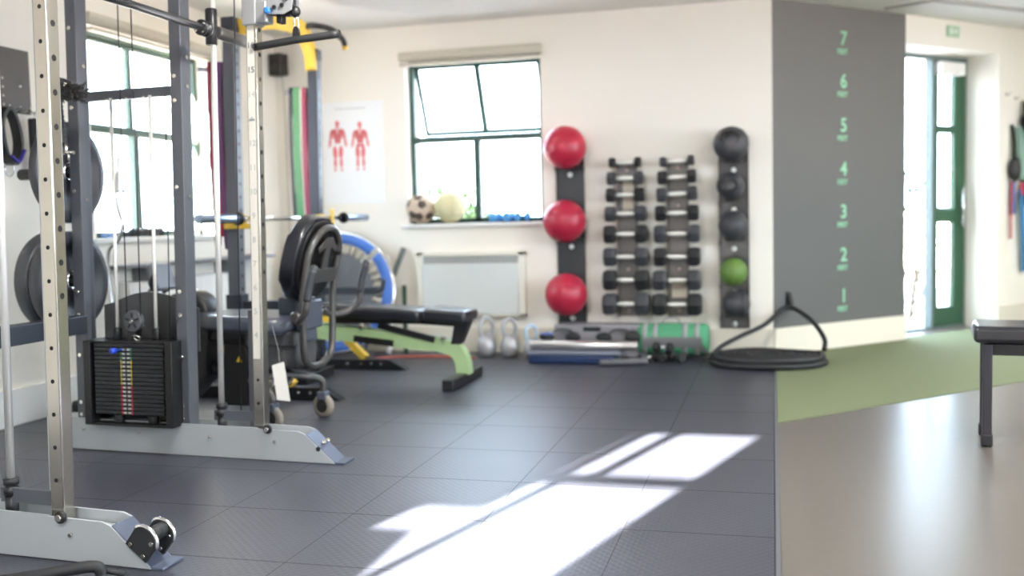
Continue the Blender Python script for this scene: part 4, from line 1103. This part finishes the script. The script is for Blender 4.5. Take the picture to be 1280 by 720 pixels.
kettlebell(-1.655, 6.74, .82, 'smaller kettlebell with pale blue handle beside the blue step', hm=mat('pale_blue_enamel', (176, 200, 220), .4, .3))
# blue step with silver tube
p = (-1.28, 6.55, 0)
r = thing('aerobic_step', 'blue-based aerobic step with grey top lying by the wall', 'aerobic step', p)
c = M(p); c.box((-1.60, 6.42, 0), (-1.02, 6.66, .055), .012); c.build('step_base', BLUE, r)
c = M(p); c.box((-1.62, 6.43, .055), (-.98, 6.67, .085), .01); c.build('step_top', mat('step_grey', (112, 116, 128), .5), r)
p = Vector((-1.24, 6.49, .118)); b = M(p); b.cyl((-1.60, 6.49, .118), (-.87, 6.49, .118), .032, 24, bev=.004); solo(b, 'steel_tube', mat('tube_satin_steel', (206, 204, 204), .28, .85), 'long shiny silver tube lying along the front of the blue step', 'tube', p)
p = (-1.17, 6.8, 0)
r = thing('storage_crate', 'grey plastic platform standing against the wall behind the blue step', 'platform', p)
c = M(p); c.box((-1.49, 6.74, 0), (-.88, 6.93, .228), .012); c.build('crate_body', mat('crate_grey', (136, 134, 138), .55), r)
c = M(p); c.box((-1.28, 6.735, .185), (-1.16, 6.742, .215), .002); c.build('grip_slot', BLACK, r)
for i, (x, lb) in enumerate(((-1.53, 'leftmost, with blue top'), (-1.345, 'second from the left'), (-1.13, 'third from the left'), (-.93, 'rightmost, beside the sandbag'))):
    p = Vector((x, 6.69, .14)); r = thing('strap_cuff', 'black padded strap cuff lying on the grey step, '+lb, 'strap', p, group='black padded strap cuffs')
    c = M(p); c.sph((x, 6.69, .150), .055, 20, (1.0, .6, .62 if i != 3 else .9)); c.build('cuff', RUBBER, r)
    if i == 0: c = M(p); c.box((x-.04, 6.655, .165), (x+.05, 6.69, .18), .006, ); c.build('blue_pad', mat('cuff_blue', (100, 120, 190), .5), r)
    if i in (0, 2): c = M(p); c.tube([(x+.03, 6.70, .165), (x+.08, 6.705, .20), (x+.16, 6.70, .195), (x+.205, 6.69, .155)], .012, 10, 5, flat=(.028, .012), up=(0, 1, 0)); c.build('strap_loop', RUBBERG, r)
# green sandbag
p = Vector((-.665, 6.80, .125))
r = thing('sandbag', 'green cylindrical sandbag with grey webbing straps on the floor by the wall', 'sandbag', p)
c = M(p)
SBR = .112
c.lathe([(.02, -.245), (SBR*.8, -.242), (SBR*.95, -.232), (SBR, -.21), (SBR*1.01, 0), (SBR, .21), (SBR*.95, .232), (SBR*.8, .242), (.02, .245)], p, (1, 0, 0), 36); c.build('bag_body', GREENS, r)
for dx in (-.185, -.115, .085, .165):
    c = M(p); c.lathe([(SBR*1.0, -.016), (SBR*1.03, -.016), (SBR*1.03, .016), (SBR*1.0, .016)], p+Vector((dx, 0, 0)), (1, 0, 0), 36); c.build('webbing_strap', WEB, r)
c = M(p)
a = R(-12)
arc = [(p.y-(SBR*1.035)*math.cos(t), p.z-(SBR*1.035)*math.sin(t)) for t in [R(-14+6*k) for k in range(7)]]
vs = []
for y_, z_ in arc:
    for x_ in (-.195, .20): vs.append((p.x+x_, y_, z_))
c._add(vs, [(2*k, 2*k+1, 2*k+3, 2*k+2) for k in range(6)])
arc2 = [(p.y-(SBR*1.04)*math.cos(t), p.z-(SBR*1.04)*math.sin(t), k) for k, t in enumerate([R(0+8*k) for k in range(8)])]
vs = []
for y_, z_, k in arc2:
    xx = .135+.012*k; vs += [(p.x+xx, y_, z_), (p.x+xx+.05, y_, z_)]
c._add(vs, [(2*k, 2*k+1, 2*k+3, 2*k+2) for k in range(7)])
bmesh.ops.solidify(c.bm, geom=c.bm.faces[:], thickness=-.003)
c.build('webbing_panel', WEB, r)
c = M(p); c.tube([p+Vector((-.07, -.03, SBR)), p+Vector((-.05, -.02, SBR+.035)), p+Vector((.03, -.02, SBR+.035)), p+Vector((.05, -.03, SBR))], .009, 8, 5, flat=(.025, .008), up=(0, 1, 0)); c.build('carry_handle', WEB, r)
# black tube and small weights heap
p = Vector((-.98, 6.36, .025)); b = M(p); b.cyl((-1.10, 6.34, .024), (-.80, 6.44, .024), .022, 18, bev=.004); solo(b, 'foam_bar', mat('foam_grey', (88, 88, 92), .6), 'short dark grey bar on the floor in front of the silver tube', 'exercise bar', p)
for i, (x, y, a, z, lb) in enumerate(((-.80, 6.56, 20, .035, 'left, with white end'), (-.70, 6.58, 75, .035, 'middle'), (-.62, 6.55, 130, .035, 'right'), (-.71, 6.56, -20, .098, 'top'))):
    p = Vector((x, y, z)); r = thing('dumbbell', 'small black dumbbell in the heap before the green sandbag, '+lb, 'dumbbell', p, (0, 0, R(a)), 'small dumbbells heaped before the sandbag')
    for s in (-1, 1):
        c = M((0, 0, 0)); c.cyl((s*.03, 0, 0), (s*.068, 0, 0), .034, 6, bev=.006); c.build('hex_head', RUBBER if not (i == 0 and s < 0) else RUBBERG, r)
    c = M((0, 0, 0)); c.cyl((-.034, 0, 0), (.034, 0, 0), .012, 12); c.build('handle', STEEL, r)

# battle rope coil and anchor
p = Vector((-.04, 6.52, 0)); r = thing('battle_rope', 'thick black battle rope coiled on the floor and looped to the wall anchor', 'rope', p)
c = M(p)
for k in range(7):
    for j in range(2):
        ra, rb = .348-.042*k-.01*j, .262-.035*k-.01*j
        if ra < .05: continue
        z = .022+j*.034
        ph = random.uniform(0, 6)
        c.tube([p+Vector((ra*math.cos(t)+.008*math.sin(3*t+ph), rb*math.sin(t)+.008*math.cos(2*t+ph), z+.003*math.sin(4*t+ph))) for t in [2*PI*q/28 for q in range(28)]], .0215, 10, 0, True)
c.build('rope_coil', RUBBER, r)
c = M(p); c.tube([(-.385, 6.50, .06), (-.33, 6.56, .11), (-.20, 6.68, .17), (-.06, 6.82, .225), (.04, 6.94, .30), (.085, 6.975, .325), (.15, 6.95, .315), (.25, 6.80, .25), (.315, 6.62, .16), (.31, 6.52, .10)], .0155, 12, 7); c.build('rope_loop', RUBBER, r)
# wall anchor
p = (.075, 7.03, .33); r = thing('rope_anchor', 'small black rope anchor strap on the base of the grey wall', 'anchor', p)
mt = T(0, YB, 0)@Rz(DA)
c = M(p); c.box((.115, -.012, .30), (.155, 0, .43), .003, mt); c.build('anchor_plate', BLACKM, r)
c = M(p); c.tube([mt@Vector((.135, -.014, .42)), mt@Vector((.135, -.03, .37)), mt@Vector((.13, -.045, .315))], .012, 8, 4, flat=(.03, .008), up=(1, 1, 0)); c.build('anchor_strap', BLACK, r)

# ================================================================== near right bench
NO = (1.2, 4.45, 0)
nb = thing('flat_bench', 'flat bench with black padded top and dark steel legs at right edge', 'bench', NO)
NT = T(.788, 4.35, 0)@Rz(R(-8))
c = M(NO); c.box((0, -.03, .425), (1.15, .27, .495), .02, NT, 3); c.build('pad', VINYL, nb)
c = M(NO); c.box((.05, .0, .375), (1.10, .04, .422), .003, NT).box((.05, .20, .375), (1.10, .24, .422), .003, NT).box((.05, .0, .375), (.09, .24, .42), .003, NT); c.build('frame', BLACKM, nb)
for x in (.035, 1.07):
    for y in (-.005, .205):
        c = M(NO); c.box((x, y, .02), (x+.036, y+.036, .42), .004, NT); lg = c.build('leg', mat('leg_dark', (50, 50, 58), .35, .3), nb)
        c = M(NO); c.box((x-.004, y-.004, 0), (x+.04, y+.04, .05), .006, NT); c.build('rubber_foot', RUBBER, lg)

# ================================================================== training straps hanging on the right wall
HT = T(0, YB, 0)@Rz(DA)
def hang(name, label, cat, s, z, parts):
    p = HT@Vector((s, -.03, z)); r = thing(name, label, cat, p, group='training gear hanging on the right wall')
    for nm, m, fn in parts:
        c = M(p); fn(c); c.build(nm, m, r)
    return r
def hv(s, d, z): return HT@Vector((s-.03, -d, z))
def ribbon(pts, w, t=.006):
    def f(c): c.tube([hv(*q) for q in pts], .01, 4, 4, flat=(w, t), up=(1/S2, 1/S2, 0))
    return f
hang('suspension_strap', 'black suspension strap with red and blue tails, leftmost on the right wall', 'strap', 2.65, 1.60, (
    ('strap', BLACK, ribbon([(2.655, .02, 1.64), (2.66, .03, 1.5), (2.645, .04, 1.35)], .035)),
    ('buckle_pouch', BLACK, lambda c: c.sph(hv(2.645, .05, 1.28), .05, 18, (1, .8, 2.0))),
    ('blue_tail', mat('strap_blue', (58, 96, 160), .7), ribbon([(2.66, .03, 1.18), (2.665, .03, 1.0), (2.67, .03, .92)], .05)),
    ('red_tail', mat('strap_pink', (180, 84, 84), .7), ribbon([(2.635, .035, 1.18), (2.63, .035, .9), (2.63, .035, .72)], .022))))
hang('towel', 'pale teal towel hanging with blue strap below on the right wall', 'towel', 2.75, 1.55, (
    ('cloth', mat('towel_teal', (138, 168, 156), .9, bump=(200, .2)), ribbon([(2.765, .03, 1.62), (2.76, .05, 1.4), (2.77, .05, 1.2)], .12, .03)),
    ('blue_strap', mat('strap_bright_blue', (62, 122, 168), .7), ribbon([(2.755, .04, 1.12), (2.76, .05, .85), (2.785, .045, .60), (2.80, .04, .45)], .06))))
hang('boxing_glove', 'black boxing glove hanging at the far right edge', 'boxing glove', 2.80, 1.68, (
    ('glove_body', RUBBER, lambda c: (c.sph(hv(2.81, .08, 1.66), .085, 22, (.9, .9, 1.2)), c.sph(hv(2.77, .10, 1.60), .04, 16, (1, 1, 1.4)))),
    ('cuff', BLACK, lambda c: c.cyl(hv(2.815, .08, 1.74), hv(2.82, .07, 1.83), .055, 18, bev=.008))))
hang('hand_pad', 'dark green padded mitt hanging below the boxing glove', 'mitt', 2.80, 1.1, (
    ('pad', mat('pad_green_black', (70, 80, 74), .6), lambda c: c.box((2.745, -.10, .98), (2.90, -.03, 1.24), .03, HT)),
    ('pink_tab', mat('tab_pink', (196, 70, 96), .6), lambda c: c.box((2.715, -.05, 1.07), (2.745, -.03, 1.17), .004, HT))))
for s, z, lb in ((2.60, 1.88, 'small white hook high on the right wall, nearer the doorway'), (2.72, 1.855, 'small white hook high on the right wall, nearer the frame edge')):
    p = hv(s, 0, z); b = M(p); b.cyl(hv(s, 0, z), hv(s, .006, z), .014, 14); b.tube([hv(s, .005, z), hv(s, .03, z-.005), hv(s, .035, z+.015)], .004, 8, 3)
    solo(b, 'wall_hook', mat('hook_grey', (186, 182, 172), .4), lb, 'hook', p, 'wall hooks')

# ================================================================== attachment board on the left wall
p = (XL, 3.75, 1.56)
r = thing('attachment_board', 'dark metal pegboard for cable attachments on the left wall', 'pegboard', p)
c = M(p); c.box((XL, 3.0, 1.565), (XL+.018, 4.325, 1.885), .003)
c.mi = 1
for j in range(4):
    for k in range(14): c.disc((XL+.0185, 3.55+k*.045, 1.60+j*.043), (1, 0, 0), .007, .0008, 8)
c.build('board', [mat('board_grey', (76, 74, 72), .45, .3), mat('board_hole', (170, 168, 160), .6)], r)
for y in (3.95, 4.03, 4.10, 4.17, 4.24, 4.30):
    c = M(p); c.tube([(XL+.015, y, 1.575), (XL+.07, y, 1.573), (XL+.085, y, 1.59)], .005, 8, 3); c.build('hook', STEEL, r)
c = M(p); c.disc((XL+.018, 4.25, 1.70), (1, 0, 0), .008, .005, 10); c.build('screw', BOLT, r)
def cuffloop(y, label, blue):
    p = Vector((XL+.06, y, 1.575)); r = thing('ankle_strap', label, 'strap', p, group='straps hanging from the pegboard')
    c = M(p); c.tube([p+Vector((0, 0, -.0)), p+Vector((.0, -.05, -.08)), p+Vector((.0, -.03, -.22)), p+Vector((0, .03, -.27)), p+Vector((0, .07, -.18)), p+Vector((0, .05, -.06))], .03, 6, 6, True, flat=(.055, .016), up=(1, 0, 0)); c.build('strap_body', BLACK, r)
    c = M(p); c.tube([p+Vector((0, .03*math.cos(a), -.30+.032*math.sin(a))) for a in [2*PI*k/14 for k in range(14)]], .004, 8, 0, True); c.build('ring', STEEL, r)
    if blue: c = M(p); c.tube([p+Vector((.02, -.02, -.235)), p+Vector((.02, .03, -.262)), p+Vector((.02, .07, -.20))], .02, 6, 5, flat=(.045, .008), up=(1, 0, 0)); c.build('blue_trim', mat('trim_blue', (52, 44, 150), .6), r)
cuffloop(4.10, 'black ankle strap with blue trim hanging below the pegboard', True)
cuffloop(3.95, 'plain black ankle strap on the pegboard, farthest left in view', False)
p = Vector((XL+.06, 4.28, 1.575)); r = thing('stirrup_handle', 'long black tubular handle hanging under the pegboard corner', 'cable attachment', p)
c = M(p); c.cyl(p+Vector((0, 0, -.035)), p+Vector((0, 0, -.30)), .024, 16, bev=.005); c.build('grip', BLACK, r)
c = M(p); c.tube([p, p+Vector((0, .02, -.02)), p+Vector((0, 0, -.04))], .004, 8, 3); c.cyl(p+Vector((0, 0, -.30)), p+Vector((0, 0, -.36)), .005, 8); c.build('end_hook', STEEL, r)

# steel double handle standing by the left window (seen through the machine)
p = Vector((-3.38, 4.45, 0)); r = thing('cross_trainer', 'slim machine with two steel upright handles in front of the left window', 'gym machine', p)
c = M(p); c.cyl((-3.34, 4.5, 1.165), (-3.335, 4.5, 1.345), .012, 14, bev=.003); c.build('handle', ROD, r)
c = M(p); c.cyl((-3.32, 4.5, 1.165), (-3.297, 4.5, 1.345), .012, 14, bev=.003); c.build('handle', ROD, r)
c = M(p); c.tube([(-3.33, 4.5, 1.165), (-3.32, 4.5, 1.08), (-3.30, 4.5, .99), (-3.33, 4.5, .91), (-3.39, 4.5, .86), (-3.40, 4.5, .72), (-3.385, 4.5, .55), (-3.38, 4.5, .08)], .010, 12, 6); c.cyl((-3.345, 4.5, 1.165), (-3.27, 4.5, 1.168), .007, 10); c.build('mast', STEEL, r)
c = M(p); c.box((-3.52, 4.30, 0), (-3.26, 4.68, .09), .02); c.build('base', BLACK, r)

# ================================================================== off-frame: unseen locker shape added to block part of the sun window
p = (-2.9, -.6, 0)
r = thing('sun_block_locker', 'grey locker shape, unseen, added to block sun at the rear window', 'locker', p)
c = M(p); c.box((-3.305, -1.12, 0), (-2.135, -.72, 1.42), .006); c.build('cabinet', GREYP, r)
for k in range(2):
    c = M(p); c.box((-3.29+k*.56, -.72, .05), (-2.75+k*.56, -.70, 1.40), .004); d = c.build('door', GREYP, r)
    c = M(p); c.cyl((-2.80+k*.56+(.06-.5)*k, -.70, .8), (-2.80+k*.56+(.06-.5)*k, -.67, .8), .012, 10); c.build('handle', STEEL, d)
SUN_E, SKY_E, EXPO = 310, 14.5, 0.2

# ------------------------------------------------------------------ light, sky, camera
sun = bpy.data.lights.new('sun', 'SUN'); sun.energy = SUN_E; sun.angle = R(.5); sun.color = (1, .93, .82)
so = bpy.data.objects.new('sun', sun); COL.objects.link(so)
so.rotation_euler = Vector((.287, 1, -.394)).to_track_quat('-Z', 'Y').to_euler()
w = bpy.data.worlds.new('sky'); SC.world = w; w.use_nodes = True
bg = w.node_tree.nodes['Background']; bg.inputs['Color'].default_value = (.67, .81, 1, 1); bg.inputs['Strength'].default_value = SKY_E
def portal(loc, d, sx, sy):
    l = bpy.data.lights.new('window_portal', 'AREA'); l.shape = 'RECTANGLE'; l.size = sx; l.size_y = sy; l.cycles.is_portal = True
    o = bpy.data.objects.new('window_portal', l); COL.objects.link(o); o.location = loc
    o.rotation_euler = Vector(d).to_track_quat('-Z', 'Z' if abs(d[2]) < .9 else 'Y').to_euler()
portal((XL-.28, (W1[0]+W1[1])/2, (W1[2]+W1[3])/2), (1, 0, 0), 1.2, 1.15)
portal(((W2[0]+W2[1])/2, YB+.45, (W2[2]+W2[3])/2), (0, -1, 0), 1.1, 1.3)
portal((XR+.28, 2.2, 1.45), (-1, 0, 0), 2.4, 1.5)
portal((XR+.28, 5.9, 1.45), (-1, 0, 0), 3.0, 1.5)
portal((1.914/S2-.45/S2, YB+1.914/S2+.45/S2, 1.1), (1, -1, 0), 1.2, 2.2)
cam = bpy.data.cameras.new('camera'); co = bpy.data.objects.new('camera', cam); COL.objects.link(co)
cam.sensor_width = 36; cam.lens = 36*1235/1280
yaw, pitch, roll = R(14.85), R(3.95), R(-1.37)
fw = Vector((-math.sin(yaw)*math.cos(pitch), math.cos(yaw)*math.cos(pitch), -math.sin(pitch)))
rt = fw.cross(Vector((0, 0, 1))).normalized(); up = rt.cross(fw)
r2 = rt*math.cos(roll)+up*math.sin(roll); u2 = -rt*math.sin(roll)+up*math.cos(roll)
co.matrix_world = Matrix((( r2.x, u2.x, -fw.x, 0), (r2.y, u2.y, -fw.y, 0), (r2.z, u2.z, -fw.z, .97), (0, 0, 0, 1)))
cam.clip_start = .05
cam.dof.use_dof = True; cam.dof.focus_distance = 3.15; cam.dof.aperture_fstop = 1.6; cam.dof.aperture_blades = 0
SC.camera = co
SC.view_settings.view_transform = 'Standard'; SC.view_settings.look = 'None'; SC.view_settings.gamma = 1
SC.view_settings.exposure = EXPO; SC.view_settings.use_curve_mapping = False
SC.cycles.max_bounces = 10; SC.cycles.diffuse_bounces = 6; SC.cycles.glossy_bounces = 5; SC.cycles.transparent_max_bounces = 16
SC.cycles.use_denoising = True; SC.cycles.sample_clamp_indirect = 8; SC.cycles.caustics_reflective = False; SC.cycles.caustics_refractive = False
